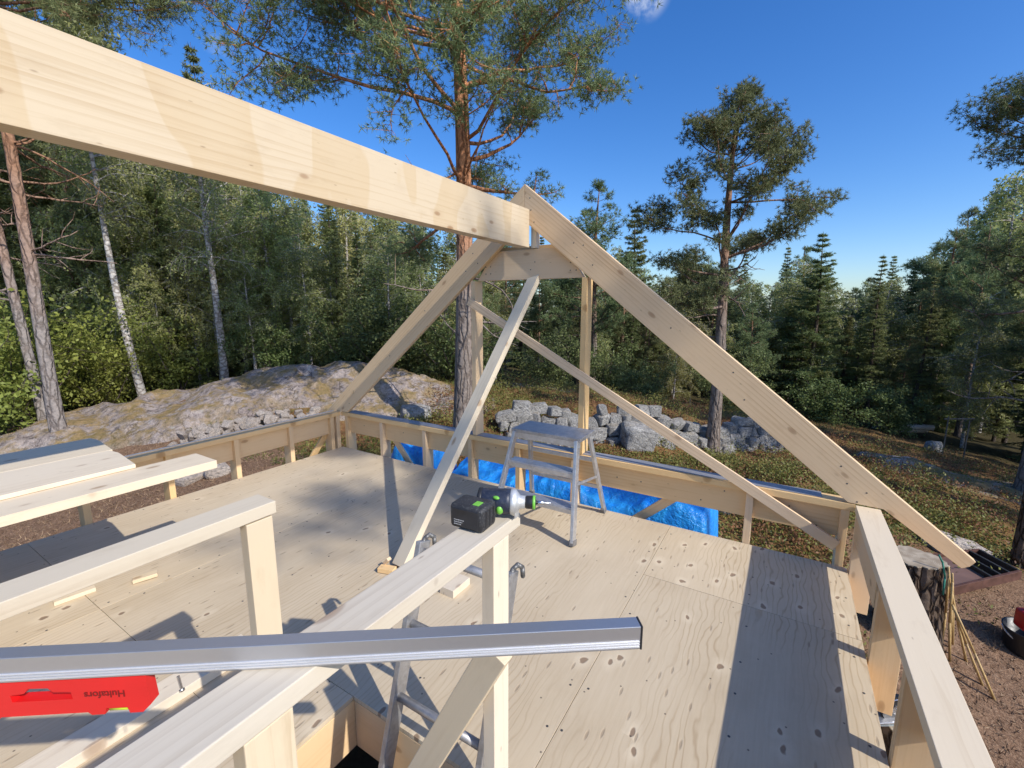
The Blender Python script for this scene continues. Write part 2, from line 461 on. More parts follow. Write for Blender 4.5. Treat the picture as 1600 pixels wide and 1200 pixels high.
DARKMETAL = simple("dark_rail_metal", (0.05, 0.048, 0.045), 0.5, 0.4, 0.3, 30.0)
BAMBOO = simple("dry_yellow_cane", (0.50, 0.33, 0.13), 0.55, 0.0, 0.2, 30.0)
ROPE_GREEN = simple("green_rope", (0.03, 0.20, 0.13), 0.7, 0.0, 0.2, 60.0)
MEMBRANE_SHADE = simple("blue_grey_membrane_shade", (0.25, 0.25, 0.262), 0.45, 0.0, 0.15, 8.0)  # membrane grey that also holds the shaded tone of the gable plate top
GUIDE = simple("guide_rail_aluminium", (0.55, 0.63, 0.66), 0.35, 0.8, 0.1, 30.0)

def tarp_mat():
    m, nd, lk, b = new_mat("blue_tarpaulin")
    vec, raw = coords(nd, lk, (1, 1, 1), 0)
    n1 = noise(nd, lk, raw, 5.0, 6.0, 0.62, 1.2)
    n2 = noise(nd, lk, raw, 26.0, 4.0, 0.6, 0.6)
    r = ramp(nd, [(0.3, (0.010, 0.23, 0.85)), (0.7, (0.04, 0.44, 0.95))]); lk.new(n1, r.inputs[0])
    lk.new(r.outputs[0], b.inputs["Base Color"])
    b.inputs["Roughness"].default_value = 0.28
    b.inputs["Specular IOR Level"].default_value = 0.55
    h = mth(nd, lk, 'ADD', mth(nd, lk, 'MULTIPLY', n1, 1.0), mth(nd, lk, 'MULTIPLY', n2, 0.35))
    bump(nd, lk, h, 0.8, 0.05, b)
    return m
TARP = tarp_mat()

def bark_mat(name, low, high, h0, h1, scale=(9, 9, 2.2), crack=0.55, bstr=0.7):
    """bark that turns from low to high colour between local heights h0 and h1"""
    m, nd, lk, b = new_mat(name)
    vec, raw = coords(nd, lk, (1, 1, 1), 0)
    sx = nd.new("ShaderNodeSeparateXYZ"); lk.new(raw, sx.inputs[0])
    wob = noise(nd, lk, raw, 1.3, 3.0)
    hz = mth(nd, lk, 'ADD', sx.outputs[2], mth(nd, lk, 'MULTIPLY_ADD', wob, (h1 - h0) * 0.9, -(h1 - h0) * 0.45))
    mr = nd.new("ShaderNodeMapRange"); mr.inputs[1].default_value = h0; mr.inputs[2].default_value = h1; lk.new(hz, mr.inputs[0])
    col = mixrgb(nd, lk, 'MIX', mr.outputs[0], low, high)
    vo = nd.new("ShaderNodeTexVoronoi"); vo.feature = 'DISTANCE_TO_EDGE'; vo.inputs["Scale"].default_value = 1.0
    dn = nd.new("ShaderNodeVectorMath"); dn.operation = 'ADD'
    nz = nd.new("ShaderNodeTexNoise"); nz.inputs["Scale"].default_value = 6.0; lk.new(raw, nz.inputs["Vector"])
    sc = nd.new("ShaderNodeVectorMath"); sc.operation = 'SCALE'; sc.inputs["Scale"].default_value = 0.10; lk.new(nz.outputs["Color"], sc.inputs[0])
    lk.new(raw, dn.inputs[0]); lk.new(sc.outputs[0], dn.inputs[1])
    lk.new(sub_map(nd, lk, dn.outputs[0], scale), vo.inputs["Vector"])
    cr = ramp(nd, [(0.0, (1, 1, 1)), (0.16, (0, 0, 0))]); lk.new(vo.outputs[0], cr.inputs[0])
    col = mixrgb(nd, lk, 'MULTIPLY', mth(nd, lk, 'MULTIPLY', cr.outputs[0], crack), col, (0.28, 0.22, 0.18))
    n3 = noise(nd, lk, raw, 16.0, 5.0, 0.65)
    r3 = ramp(nd, [(0.3, (0.62, 0.62, 0.62)), (0.7, (1.25, 1.2, 1.15))]); lk.new(n3, r3.inputs[0])
    col = mixrgb(nd, lk, 'MULTIPLY', 1.0, col, r3.outputs[0])
    lk.new(col, b.inputs["Base Color"]); b.inputs["Roughness"].default_value = 0.85; b.inputs["Specular IOR Level"].default_value = 0.2
    h = mth(nd, lk, 'SUBTRACT', mth(nd, lk, 'MULTIPLY', n3, 0.5), cr.outputs[0])
    bump(nd, lk, h, bstr, 0.03, b)
    return m
BARK_PINE = bark_mat("pine_bark", (0.26, 0.22, 0.19), (0.54, 0.26, 0.13), 2.9, 4.2)
BARK_PINE_S = bark_mat("slim_pine_bark", (0.25, 0.21, 0.18), (0.34, 0.20, 0.13), 2.8, 5.0)
BARK_SPRUCE = bark_mat("spruce_bark", (0.13, 0.105, 0.09), (0.17, 0.13, 0.10), 2, 8)
BARK_DEAD = bark_mat("grey_dead_bark", (0.30, 0.27, 0.25), (0.36, 0.20, 0.12), 2.5, 5.5)
BARK_STUMP = bark_mat("stump_bark", (0.13, 0.095, 0.07), (0.13, 0.095, 0.07), 2, 8, (14, 14, 3.4), 0.85, 1.0)
BARK_BIRCH = bark_mat("birch_bark", (0.42, 0.40, 0.37), (0.55, 0.53, 0.50), 0.5, 3, (5, 5, 9), 0.8, 0.3)

def leaf_mat(name, c1, c2, trans=0.25, rough=0.55, hue=0.05, spec=0.3):
    m, nd, lk, b = new_mat(name)
    geo = nd.new("ShaderNodeNewGeometry")
    tc = nd.new("ShaderNodeTexCoord")
    n = noise(nd, lk, tc.outputs["Object"], 1.4, 3.0, 0.6)
    f = mth(nd, lk, 'ADD', mth(nd, lk, 'MULTIPLY', geo.outputs["Random Per Island"], 0.55), mth(nd, lk, 'MULTIPLY', n, 0.6))
    r = ramp(nd, [(0.2, c1), (0.85, c2)]); lk.new(f, r.inputs[0])
    oi = nd.new("ShaderNodeObjectInfo")
    hs = nd.new("ShaderNodeHueSaturation")
    lk.new(mth(nd, lk, 'MULTIPLY_ADD', oi.outputs["Random"], hue, 0.5 - hue / 2), hs.inputs["Hue"])
    lk.new(mth(nd, lk, 'MULTIPLY_ADD', mth(nd, lk, 'FRACT', mth(nd, lk, 'MULTIPLY', oi.outputs["Random"], 13.0)), 0.5, 0.75), hs.inputs["Value"])
    lk.new(r.outputs[0], hs.inputs["Color"])
    lk.new(hs.outputs[0], b.inputs["Base Color"]); b.inputs["Roughness"].default_value = rough
    b.inputs["Specular IOR Level"].default_value = spec
    tr = nd.new("ShaderNodeBsdfTranslucent"); lk.new(hs.outputs[0], tr.inputs["Color"])
    mx = nd.new("ShaderNodeMixShader"); mx.inputs[0].default_value = trans
    out = nd["Material Output"]
    lk.new(b.outputs[0], mx.inputs[1]); lk.new(tr.outputs[0], mx.inputs[2]); lk.new(mx.outputs[0], out.inputs[0])
    return m
NEEDLE_PINE = leaf_mat("pine_needles", (0.11, 0.145, 0.062), (0.28, 0.32, 0.135), 0.30)
NEEDLE_SPRUCE = leaf_mat("spruce_needles", (0.115, 0.145, 0.052), (0.30, 0.325, 0.12), 0.40)
LEAF_BIRCH = leaf_mat("birch_leaves", (0.22, 0.25, 0.085), (0.52, 0.53, 0.20), 0.45)
LEAF_BUSH = leaf_mat("bush_leaves", (0.13, 0.17, 0.036), (0.30, 0.35, 0.080), 0.40)
LEAF_DARK = leaf_mat("dark_bush_leaves", (0.080, 0.105, 0.034), (0.21, 0.24, 0.080), 0.35)
LEAF_HEATH = leaf_mat("heath_leaves", (0.085, 0.10, 0.022), (0.23, 0.21, 0.055), 0.25)
LEAF_RUST = leaf_mat("rusty_heath_leaves", (0.14, 0.075, 0.03), (0.30, 0.17, 0.06), 0.2)
GRASS_DRY = leaf_mat("dry_grass", (0.26, 0.16, 0.055), (0.46, 0.32, 0.13), 0.2, 0.7)
CHIP = leaf_mat("bark_chips_and_needles", (0.16, 0.085, 0.055), (0.50, 0.32, 0.21), 0.0, 0.8)

def rock_mat(name, c1, c2, lichen=0.5, moss=0.3, crack=0.0):
    m, nd, lk, b = new_mat(name)
    vec, raw = coords(nd, lk, (1, 1, 1), 9.0)
    n1 = noise(nd, lk, raw, 1.6, 6.0, 0.62, 0.4)
    n2 = noise(nd, lk, raw, 9.0, 6.0, 0.7)
    n3 = noise(nd, lk, raw, 38.0, 4.0, 0.7)
    r = ramp(nd, [(0.28, c1), (0.72, c2)]); lk.new(n1, r.inputs[0])
    col = r.outputs[0]
    r2 = ramp(nd, [(0.34, (0.34, 0.33, 0.33)), (0.50, (1, 1, 1)), (0.68, (1.45, 1.42, 1.36))]); lk.new(n2, r2.inputs[0])
    col = mixrgb(nd, lk, 'MULTIPLY', 0.85, col, r2.outputs[0])
    r4 = ramp(nd, [(0.3, (0.6, 0.6, 0.6)), (0.7, (1.3, 1.3, 1.3))]); lk.new(n3, r4.inputs[0])
    col = mixrgb(nd, lk, 'MULTIPLY', 0.7, col, r4.outputs[0])
    cw = nd.new("ShaderNodeTexNoise"); cw.inputs["Scale"].default_value = 2.0; cw.inputs["Detail"].default_value = 5.0; lk.new(raw, cw.inputs["Vector"])
    cs_ = nd.new("ShaderNodeVectorMath"); cs_.operation = 'SCALE'; cs_.inputs["Scale"].default_value = 0.9; lk.new(cw.outputs["Color"], cs_.inputs[0])
    ca = nd.new("ShaderNodeVectorMath"); ca.operation = 'ADD'; lk.new(raw, ca.inputs[0]); lk.new(cs_.outputs[0], ca.inputs[1])
    cv = nd.new("ShaderNodeTexVoronoi"); cv.feature = 'DISTANCE_TO_EDGE'; cv.inputs["Scale"].default_value = 1.7; lk.new(ca.outputs[0], cv.inputs["Vector"])
    cr_ = ramp(nd, [(0.0, (1, 1, 1)), (0.022, (0, 0, 0))]); lk.new(cv.outputs[0], cr_.inputs[0])
    col = mixrgb(nd, lk, 'MULTIPLY', mth(nd, lk, 'MULTIPLY', cr_.outputs[0], crack), col, (0.16, 0.14, 0.13))
    l = ramp(nd, [(0.58, (0, 0, 0)), (0.64, (1, 1, 1))]); lk.new(noise(nd, lk, raw, 5.0, 7.0, 0.75), l.inputs[0])
    col = mixrgb(nd, lk, 'MIX', mth(nd, lk, 'MULTIPLY', l.outputs[0], lichen), col, (0.58, 0.57, 0.50))
    mo = ramp(nd, [(0.44, (0, 0, 0)), (0.56, (1, 1, 1))]); lk.new(noise(nd, lk, raw, 2.2, 6.0, 0.7), mo.inputs[0])
    geo = nd.new("ShaderNodeNewGeometry"); sx = nd.new("ShaderNodeSeparateXYZ"); lk.new(geo.outputs["Normal"], sx.inputs[0])
    upf = nd.new("ShaderNodeMapRange"); upf.inputs[1].default_value = 0.55; upf.inputs[2].default_value = 0.9; lk.new(sx.outputs[2], upf.inputs[0])
    mf = mth(nd, lk, 'MULTIPLY', mth(nd, lk, 'MULTIPLY', mo.outputs[0], upf.outputs[0]), moss)
    mc = ramp(nd, [(0.35, (0.24, 0.18, 0.055)), (0.65, (0.40, 0.26, 0.11))]); lk.new(n2, mc.inputs[0])
    col = mixrgb(nd, lk, 'MIX', mf, col, mc.outputs[0])
    lk.new(col, b.inputs["Base Color"]); b.inputs["Roughness"].default_value = 0.88; b.inputs["Specular IOR Level"].default_value = 0.25
    h = mth(nd, lk, 'ADD', mth(nd, lk, 'MULTIPLY', n2, 0.8), mth(nd, lk, 'MULTIPLY', n3, 0.35))
    bump(nd, lk, h, 1.0, 0.09, b)
    return m
ROCK = rock_mat("lichened_gneiss", (0.25, 0.20, 0.175), (0.50, 0.42, 0.37), 0.5, 0.9, 0.85)
STONE = rock_mat("wall_stone", (0.34, 0.325, 0.305), (0.56, 0.54, 0.50), 0.6, 0.3)
PEBBLE = rock_mat("pinkish_field_stone", (0.60, 0.50, 0.42), (0.76, 0.66, 0.56), 0.1, 0.0)
# ------------------------------------------------------------------ terrain
CTRL = np.array([(-13.17,2.64,-0.97),(-13.27,3.06,-0.96),(-12.35,3.90,-0.73),(-11.51,4.84,-0.39),(-10.59,5.80,-0.14),(-9.94,6.70,0.01),(-9.04,7.48,-0.04),(-7.93,8.11,-0.28),
 (-11.33,3.53,-0.90),(-10.45,4.33,-0.75),(-9.53,5.17,-0.58),(-8.80,5.88,-0.43),(-8.18,6.74,-0.42),
 (-12.01,2.35,-1.12),(-10.35,2.90,-1.07),(-9.07,3.70,-1.02),(-8.28,4.67,-0.93),(-7.55,5.85,-0.82),
 (-7.99,1.67,-1.33),(-7.24,3.17,-0.98),(-7.30,4.10,-0.90),(-8.10,1.09,-1.48),(-8.2,-2.0,-1.9),(-5.4,0.5,-1.35),(-5.4,-3,-1.9),(-5.2,3.4,-1.0),
 (-5.13,6.58,-1.00),(-6.53,6.82,-0.83),(-5.95,5.39,-0.86),(-4.29,4.99,-0.86),(-3.0,4.0,-0.98),(-1.0,4.2,-1.08),(0.9,4.3,-1.5),
 (-5.11,7.37,-1.23),(-3.65,8.59,-1.40),(-1.99,10.07,-1.44),(-1.07,10.93,-1.66),(-0.06,12.38,-1.73),
 (-5.55,8.32,-0.70),(-4.11,9.42,-0.77),(-2.32,10.79,-0.89),(-0.27,13.07,-1.19),(-5.41,11.69,-0.72),(-3.76,13.79,-1.19),(-2.19,15.84,-1.69),
 (-7.76,18.16,-2.3),(-2.77,20.06,-2.57),(0.71,23.33,-2.78),(3.47,27.25,-3.52),(6.18,28.80,-4.07),(10.24,31.15,-4.73),
 (1.23,14.33,-1.87),(0.39,9.41,-1.36),(-0.59,8.79,-1.42),(-0.03,6.59,-1.10),(2.19,11.94,-1.87),(3.10,10.04,-1.70),(3.30,9.41,-1.88),(3.99,18.24,-2.63),(4.51,15.07,-2.30),(6.13,18.28,-3.05),
 (1.76,5.89,-1.72),(1.87,5.22,-1.85),(2.26,6.92,-1.64),(1.55,4.6,-1.90),(1.5,3.0,-2.05),(1.3,1.0,-2.2),(1.5,-3.0,-2.4),(5,0,-2.6),(5,6,-2.2),(8,10,-2.6),
 (-15,6,-0.9),(-14,9,-0.7),(-11,10,-0.5),(-9,13,-1.1),(-17,2,-1.4),(-20,10,-1.0),(-16,18,-1.4),(-30,12,-1.2),(-25,30,-2.2),(-5,35,-3.4),(15,40,-5.5),(20,15,-4.5),
 (40,40,-7),(-45,-5,-2),(-40,45,-2.5),(0,60,-4),(15,-20,-4),(-15,-20,-3)], float)

def _tps_fit(P):
    n = len(P)
    d = np.hypot(P[:, None, 0] - P[None, :, 0], P[:, None, 1] - P[None, :, 1])
    A = np.zeros((n + 3, n + 3)); A[:n, :n] = -d - np.eye(n) * 0.02
    A[:n, n] = 1; A[:n, n + 1:] = P[:, :2]; A[n, :n] = 1; A[n + 1:, :n] = P[:, :2].T
    return np.linalg.solve(A, np.concatenate([P[:, 2], [0, 0, 0]]))
_W = _tps_fit(CTRL)

def ground_base(x, y):
    x = np.asarray(x, float); y = np.asarray(y, float)
    sh = x.shape; xf = np.clip(x.ravel(), -60, 60); yf = np.clip(y.ravel(), -30, 75)
    r = np.full(xf.shape, _W[-3]) + _W[-2] * xf + _W[-1] * yf
    for (cx, cy, _), w in zip(CTRL, _W[:-3]):
        r -= w * np.hypot(xf - cx, yf - cy)
    return r.reshape(sh)

def ground_z(x, y):
    x = np.asarray(x, float); y = np.asarray(y, float)
    z = ground_base(x, y)
    z = z + 0.10 * fbm(x * 0.7, y * 0.7, 0, 3) + 0.045 * fbm(x * 2.6, y * 2.6, 0, 9)
    inside = (x > -4.40) & (x < 0.50) & (y < 3.38) & (y > -4.2)
    return np.where(inside, -2.75, z)

def gz(x, y):
    return float(ground_z(np.array([x]), np.array([y]))[0])

def axis_coords(lo, hi, step, far, n):
    a = np.arange(lo, hi, step)
    g = np.geomspace(step * 1.5, far, n)
    return np.concatenate([lo - g[::-1], a, a[-1] + g])
gx = axis_coords(-16.0, 6.0, 0.13, 180.0, 34)
gy = axis_coords(-4.5, 17.0, 0.13, 180.0, 34)
GX, GY = np.meshgrid(gx, gy)
GZ = ground_z(GX, GY)
nv = len(gx)
idx = np.arange(GX.size).reshape(GX.shape)
quads = np.stack([idx[:-1, :-1], idx[:-1, 1:], idx[1:, 1:], idx[1:, :-1]], -1).reshape(-1, 4)

def zone_heath(x, y):
    """1 on the moss and heather terrace and slope, 0 on the trodden bark litter round the house"""
    d_house = np.hypot(np.maximum(0, np.maximum(-4.4 - x, x - 0.5)), np.maximum(0, y - 3.4))
    w = 0.5 * fbm(x * 0.5, y * 0.5, 0, 31)
    left = 1 / (1 + np.exp(-(y + 0.55 * x + 0.3 + 1.2 * w) * 3))          # beyond the pine
    right = 1 / (1 + np.exp(-(y - 7.0 - 0.35 * x + w) * 4)) * (1 / (1 + np.exp(-(x + 2.5) * 2)))
    mid = 1 / (1 + np.exp(-(y - 4.3 + w) * 4)) * (x < 0.8) * (x > -4.0)
    return np.clip(np.maximum.reduce([left * (y > 4.5) * (x < -3.5), right, mid]), 0, 1)

def ground_mat():
    m, nd, lk, b = new_mat("forest_floor")
    tc = nd.new("ShaderNodeTexCoord"); raw = tc.outputs["Object"]
    at = nd.new("ShaderNodeAttribute"); at.attribute_name = "heath"
    n1 = noise(nd, lk, raw, 1.1, 5.0, 0.6); n2 = noise(nd, lk, raw, 9.0, 6.0, 0.7); n3 = noise(nd, lk, raw, 55.0, 4.0, 0.7)
    chips = ramp(nd, [(0.25, (0.14, 0.080, 0.050)), (0.5, (0.27, 0.17, 0.11)), (0.72, (0.46, 0.32, 0.215))]); lk.new(n3, chips.inputs[0])
    dk = ramp(nd, [(0.3, (0.55, 0.5, 0.45)), (0.65, (1.1, 1.05, 1.0))]); lk.new(n2, dk.inputs[0])
    c1 = mixrgb(nd, lk, 'MULTIPLY', 0.8, chips.outputs[0], dk.outputs[0])
    nh = mth(nd, lk, 'ADD', mth(nd, lk, 'MULTIPLY', n1, 0.55), mth(nd, lk, 'MULTIPLY', n2, 0.45))
    hea = ramp(nd, [(0.34, (0.085, 0.075, 0.024)), (0.46, (0.27, 0.165, 0.065)), (0.56, (0.22, 0.11, 0.05)), (0.68, (0.12, 0.105, 0.035))]); lk.new(nh, hea.inputs[0])
    dk2 = ramp(nd, [(0.3, (0.6, 0.6, 0.6)), (0.7, (1.25, 1.25, 1.25))]); lk.new(n3, dk2.inputs[0])
    c2 = mixrgb(nd, lk, 'MULTIPLY', 0.9, hea.outputs[0], dk2.outputs[0])
    f = mth(nd, lk, 'ADD', at.outputs["Fac"], mth(nd, lk, 'MULTIPLY_ADD', n2, 0.6, -0.3), clamp=True)
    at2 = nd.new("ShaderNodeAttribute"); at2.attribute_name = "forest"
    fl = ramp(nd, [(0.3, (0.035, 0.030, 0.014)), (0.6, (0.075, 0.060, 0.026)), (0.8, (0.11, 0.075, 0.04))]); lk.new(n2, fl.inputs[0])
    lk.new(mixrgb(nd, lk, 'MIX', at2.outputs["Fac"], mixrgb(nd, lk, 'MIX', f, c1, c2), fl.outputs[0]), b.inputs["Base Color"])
    b.inputs["Roughness"].default_value = 0.95; b.inputs["Specular IOR Level"].default_value = 0.1
    h = mth(nd, lk, 'ADD', n2, mth(nd, lk, 'MULTIPLY', n3, 0.5))
    bump(nd, lk, h, 0.9, 0.05, b)
    return m
me = mesh_np("ground", np.stack([GX, GY, GZ], -1).reshape(-1, 3), quads, ground_mat(), smooth=True)
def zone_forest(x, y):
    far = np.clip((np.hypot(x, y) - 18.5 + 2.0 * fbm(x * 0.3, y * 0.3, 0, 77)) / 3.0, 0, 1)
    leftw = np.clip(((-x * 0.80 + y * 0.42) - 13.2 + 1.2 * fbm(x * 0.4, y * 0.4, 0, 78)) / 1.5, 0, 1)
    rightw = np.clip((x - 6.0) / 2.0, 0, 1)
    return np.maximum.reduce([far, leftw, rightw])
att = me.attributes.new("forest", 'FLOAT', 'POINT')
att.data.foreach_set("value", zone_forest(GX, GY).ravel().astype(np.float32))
att = me.attributes.new("heath", 'FLOAT', 'POINT')
att.data.foreach_set("value", zone_heath(GX, GY).ravel().astype(np.float32))
ground = obj_me("ground", me)
tag(ground, "brown forest ground of bark litter, moss and heather", "ground", kind="structure")

# ------------------------------------------------------------------ house: loft floor
G = 3.32                    # inner face of the gable
XL, XR = -4.35, 0.44        # inner faces of the long walls
floor = empty("floor", (0, 0, 0))
tag(floor, "plywood loft floor of the unfinished house", "floor", kind="structure")
HX0, HX1, HY1 = -1.42, -0.632, 1.06         # hatch opening
YB = -3.6
sheets = [(XL, -3.03, YB, 0.72), (XL, -3.03, 0.72, G), (-3.03, -1.83, YB, 0.72), (-3.03, -1.83, 0.72, G),
          (-1.83, HX0, YB, HY1), (-1.83, -0.63, HY1, G), (-1.42, -0.63, YB, -0.6),
          (-0.63, XR, YB, 0.18), (-0.63, XR, 0.18, 2.58), (-0.63, XR, 2.58, G)]
for (x0, x1, y0, y1) in sheets:
    bm = bmesh.new()
    g_ = 0.0012
    # local X runs along the face grain (world Y)
    bm_box(bm, -(y1 - y0) / 2 + g_, (y1 - y0) / 2 - g_, -(x1 - x0) / 2 + g_, (x1 - x0) / 2 - g_, -0.018, 0.0, 0.0008)
    o = obj_bm("plywood_sheet", bm, PLY_KNOTTY if x0 > -0.7 else PLY, floor)
    o.location = ((x0 + x1) / 2, (y0 + y1) / 2, random.uniform(-0.0006, 0.0006))
    o.rotation_euler = (0, 0, math.pi / 2)
# screw heads along the joist lines
bm = bmesh.new(); bmesh.ops.create_cone(bm, cap_ends=True, segments=8, radius1=0.0055, radius2=0.0045, depth=0.0012)
screw_me = bpy.data.meshes.new("screw"); bm.to_mesh(screw_me); bm.free(); screw_me.materials.append(simple("dull_screw_zinc", (0.10, 0.095, 0.09), 0.5, 0.5))
rs_ = random.Random(21)
for x in (-4.31, -3.7, -3.06, -3.0, -2.45, -1.86, -1.80, -1.24, -0.66, -0.60, -0.06, 0.40):
    y = -0.2 + rs_.uniform(0, 0.2)
    while y < G - 0.03:
        if not (HX0 - 0.02 < x < HX1 + 0.02 and y < HY1 + 0.02) and rs_.random() < 0.93:
            obj_me("screw", screw_me, floor, (x + rs_.uniform(-0.012, 0.012), y, 0.0006))
        y += rs_.uniform(0.20, 0.30)
# joists below the sheets
JZ0, JZ1 = -0.242, -0.022
def joist(p0, p1, t=0.045):
    return lumber("floor_joist", p0, p1, JZ1 - JZ0, t, (0, 0, 1), WOOD, floor)
jz = (JZ0 + JZ1) / 2
for x in (-4.30, -3.7, -3.1, -2.5, -1.9):
    joist((x, YB, jz), (x, G - 0.02, jz))
for x in (-0.05, 0.41):
    joist((x, YB, jz), (x, G - 0.02, jz))
joist((-1.42 - 0.024, YB, jz), (-1.42 - 0.024, G - 0.02, jz))
joist((-0.63 + 0.024, YB, jz), (-0.63 + 0.024, G - 0.02, jz))
joist((HX0 + 0.002, HY1 + 0.024, jz), (HX1 - 0.002, HY1 + 0.024, jz))
# short joist inside the hatch, carrying the ladder side
joist((-1.24, 0.50, jz - 0.24), (-1.24, HY1 - 0.05, jz - 0.24))
# lower storey walls, sheathed
for nm, (x0, x1, y0, y1) in (("lower_wall", (XL + 0.012, XR - 0.012, G - 0.10, G - 0.012)), ("lower_wall", (XL + 0.012, XL + 0.10, YB - 0.1, G - 0.104)),
                             ("lower_wall", (XR - 0.10, XR - 0.012, YB - 0.1, G - 0.104)), ("lower_wall", (XL + 0.012, XR - 0.012, YB - 0.21, YB - 0.104))):
    bm = bmesh.new(); bm_box(bm, x0, x1, y0, y1, -2.9, -0.25)
    o = obj_bm(nm, bm, WOOD_GREY)
    tag(o, "boarded lower storey wall under the loft floor", "wall", kind="structure")
bm = bmesh.new(); bm_box(bm, XL + 0.104, XR - 0.104, YB - 0.1, G - 0.106, -2.72, -2.6)
tag(obj_bm("lower_floor", bm, simple("dark_lower_slab", (0.30, 0.28, 0.25), 0.9)), "dark floor below the hatch", "floor", kind="structure")

# ------------------------------------------------------------------ knee walls
PZ = 0.42; PT = 0.045; PW = 0.12; HD = 0.195
def knee_wall(label, p0, p1, inward, stud_pos, braces=(), strip=None, header_off=0.02, stud_w=0.045, header_ends=(0.0, 0.0), stud_z=0.0, plate_mat=WOOD):
    """p0 to p1 runs along the inner face; inward points into the loft"""
    p0 = Vector(p0); p1 = Vector(p1); L = (p1 - p0).length; d = (p1 - p0) / L; out = -Vector(inward)
    root = empty("knee_wall", p0, 0, label, "knee wall", "low timber knee walls round the loft floor")
    c = out * (PW / 2)
    lumber("top_plate", p0 + c + Vector((0, 0, PZ - PT / 2)), p1 + c + Vector((0, 0, PZ - PT / 2)), PW, PT, out, plate_mat, root)
    hz = PZ - PT - 0.002 - HD / 2
    hc = out * (header_off + 0.0225)
    lumber("header", p0 + hc + d * header_ends[0] + Vector((0, 0, hz)), p1 + hc - d * header_ends[1] + Vector((0, 0, hz)), HD, 0.045, (0, 0, 1), WOOD, root)
    for s in stud_pos:
        w = stud_w
        q = p0 + d * s + c
        if isinstance(s, tuple): pass
        lumber("stud", q + Vector((0, 0, -0.24 + stud_z)), q + Vector((0, 0, PZ - PT - 0.001)), PW - 0.006, w, out, WOOD, root)
    for (a, za, b_, zb_) in braces:
        oc = out * (PW - 0.018)
        lumber("brace", p0 + d * a + oc + Vector((0, 0, za)), p0 + d * b_ + oc + Vector((0, 0, zb_)), 0.07, 0.022, (0, 0, 1), WOOD, root)
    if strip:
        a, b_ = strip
        lumber("sealing_shade_strip", p0 + d * a + out * (PW / 2 + 0.008) + Vector((0, 0, PZ + 0.0035)), p0 + d * b_ + out * (PW / 2 + 0.008) + Vector((0, 0, PZ + 0.0035)), PW - 0.018, 0.005, out, MEMBRANE_SHADE, root, 0.001)  # strip whose dark blue-grey stands in for shade on the plate top
    return root
gable_studs = [s - XL for s in (-4.27, -3.70, -3.08, -2.50, -1.97, -1.43, -0.13, 0.395)]
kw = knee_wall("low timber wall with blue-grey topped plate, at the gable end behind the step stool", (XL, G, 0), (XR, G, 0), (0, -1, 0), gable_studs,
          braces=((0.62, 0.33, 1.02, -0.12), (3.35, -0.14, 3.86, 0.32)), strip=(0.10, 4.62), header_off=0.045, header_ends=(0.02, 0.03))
knee_wall("low timber wall on the left, beside the rock outcrop", (XL, -1.5, 0), (XL, G - 0.004, 0), (1, 0, 0), [s + 1.5 for s in (-0.05, 0.5, 1.05, 1.60, 2.15, 2.70, 3.20, 3.28)],
          braces=((4.45, -0.1, 4.78, 0.3),), header_off=0.045, header_ends=(0, 0.03))
lw = [o for o in bpy.data.objects if o.name.startswith("knee_wall")][-1]
kw3 = knee_wall("low timber wall with wide pale plate, at lower right beside the tree stump", (XR, -1.5, 0), (XR, G - 0.004, 0), (-1, 0, 0), [s + 1.5 for s in (0.75, 1.32, 1.88, 3.27)],
          header_off=0.0735, header_ends=(0, 0.03), plate_mat=WOOD_PALE)
# the broad stud board that narrows beside the corner, and its cripple
lumber("stud", (XR + 0.062, 2.46, -0.24), (XR + 0.062, 2.46, PZ - PT - 0.002), 0.110, 0.045, (1, 0, 0), WOOD, kw3)
lumber("blocking", (XR + 0.0235, 2.49, 0.305), (XR + 0.0235, 3.24, 0.305), 0.138, 0.042, (0, 0, 1), WOOD, kw3)
# dark membrane edge on the outer side of the left plate
lumber("sealing_shade_strip", (XL - PW + 0.02, -1.45, PZ + 0.0035), (XL - PW + 0.02, G - 0.02, PZ + 0.0035), 0.03, 0.005, (1, 0, 0), MEMBRANE_SHADE, lw, 0.001)

# ------------------------------------------------------------------ roof frame at the gable
CX = -1.915; AZ = 2.585; SL = 0.813; VD = 0.283
roof = empty("roof_frame", (CX, G, PZ), 0, "pale timber gable roof frame with ridge beam, two rafters and window posts", "roof frame")
ang = math.atan(SL)
def prism_xz(name, pts, y0, y1, Xd, mat, parent):
    Xd = Vector(Xd).normalized(); Yd = Vector((-Xd.z, 0, Xd.x))
    if Yd.z < 0: Yd = -Yd
    o = Vector((pts[0][0], (y0 + y1) / 2, pts[0][1]))
    M = frame(o, Xd, Yd)
    loc = [(Vector((x, o.y, z)) - o) for x, z in pts]
    return prism(name, [(v.dot(Xd), v.dot(Yd)) for v in loc], y1 - y0, M, mat, parent)
Rdir = (math.cos(ang), 0, -math.sin(ang)); Ldir = (math.cos(ang), 0, math.sin(ang))
prism_xz("rafter", [(CX + .001, AZ), (1.0, AZ - SL * (1.0 - CX) - 0.0), (0.978, 0.180), (0.948, 0.160), (0.79, 0.272), (0.575, PZ + 0.006), (0.402, PZ + 0.006), (CX + .001, AZ - VD)],
         G + 0.001, G + 0.046, Rdir, WOOD_PINE, roof)
lx = -4.95
prism_xz("rafter", [(CX - .001, AZ - VD), (CX - 2.317, PZ + 0.006), (CX - 2.49, PZ + 0.006), (lx + 0.04, AZ - SL * (CX - lx) - 0.10), (lx, AZ - SL * (CX - lx)), (CX - .001, AZ)],
         G + 0.001, G + 0.046, Ldir, WOOD, roof)
lumber("ridge_beam", (-1.910, -3.4, 2.238), (-1.910, G - 0.002, 2.238), 0.295, 0.090, (0, 0, 1), WOOD_STAIN, roof)
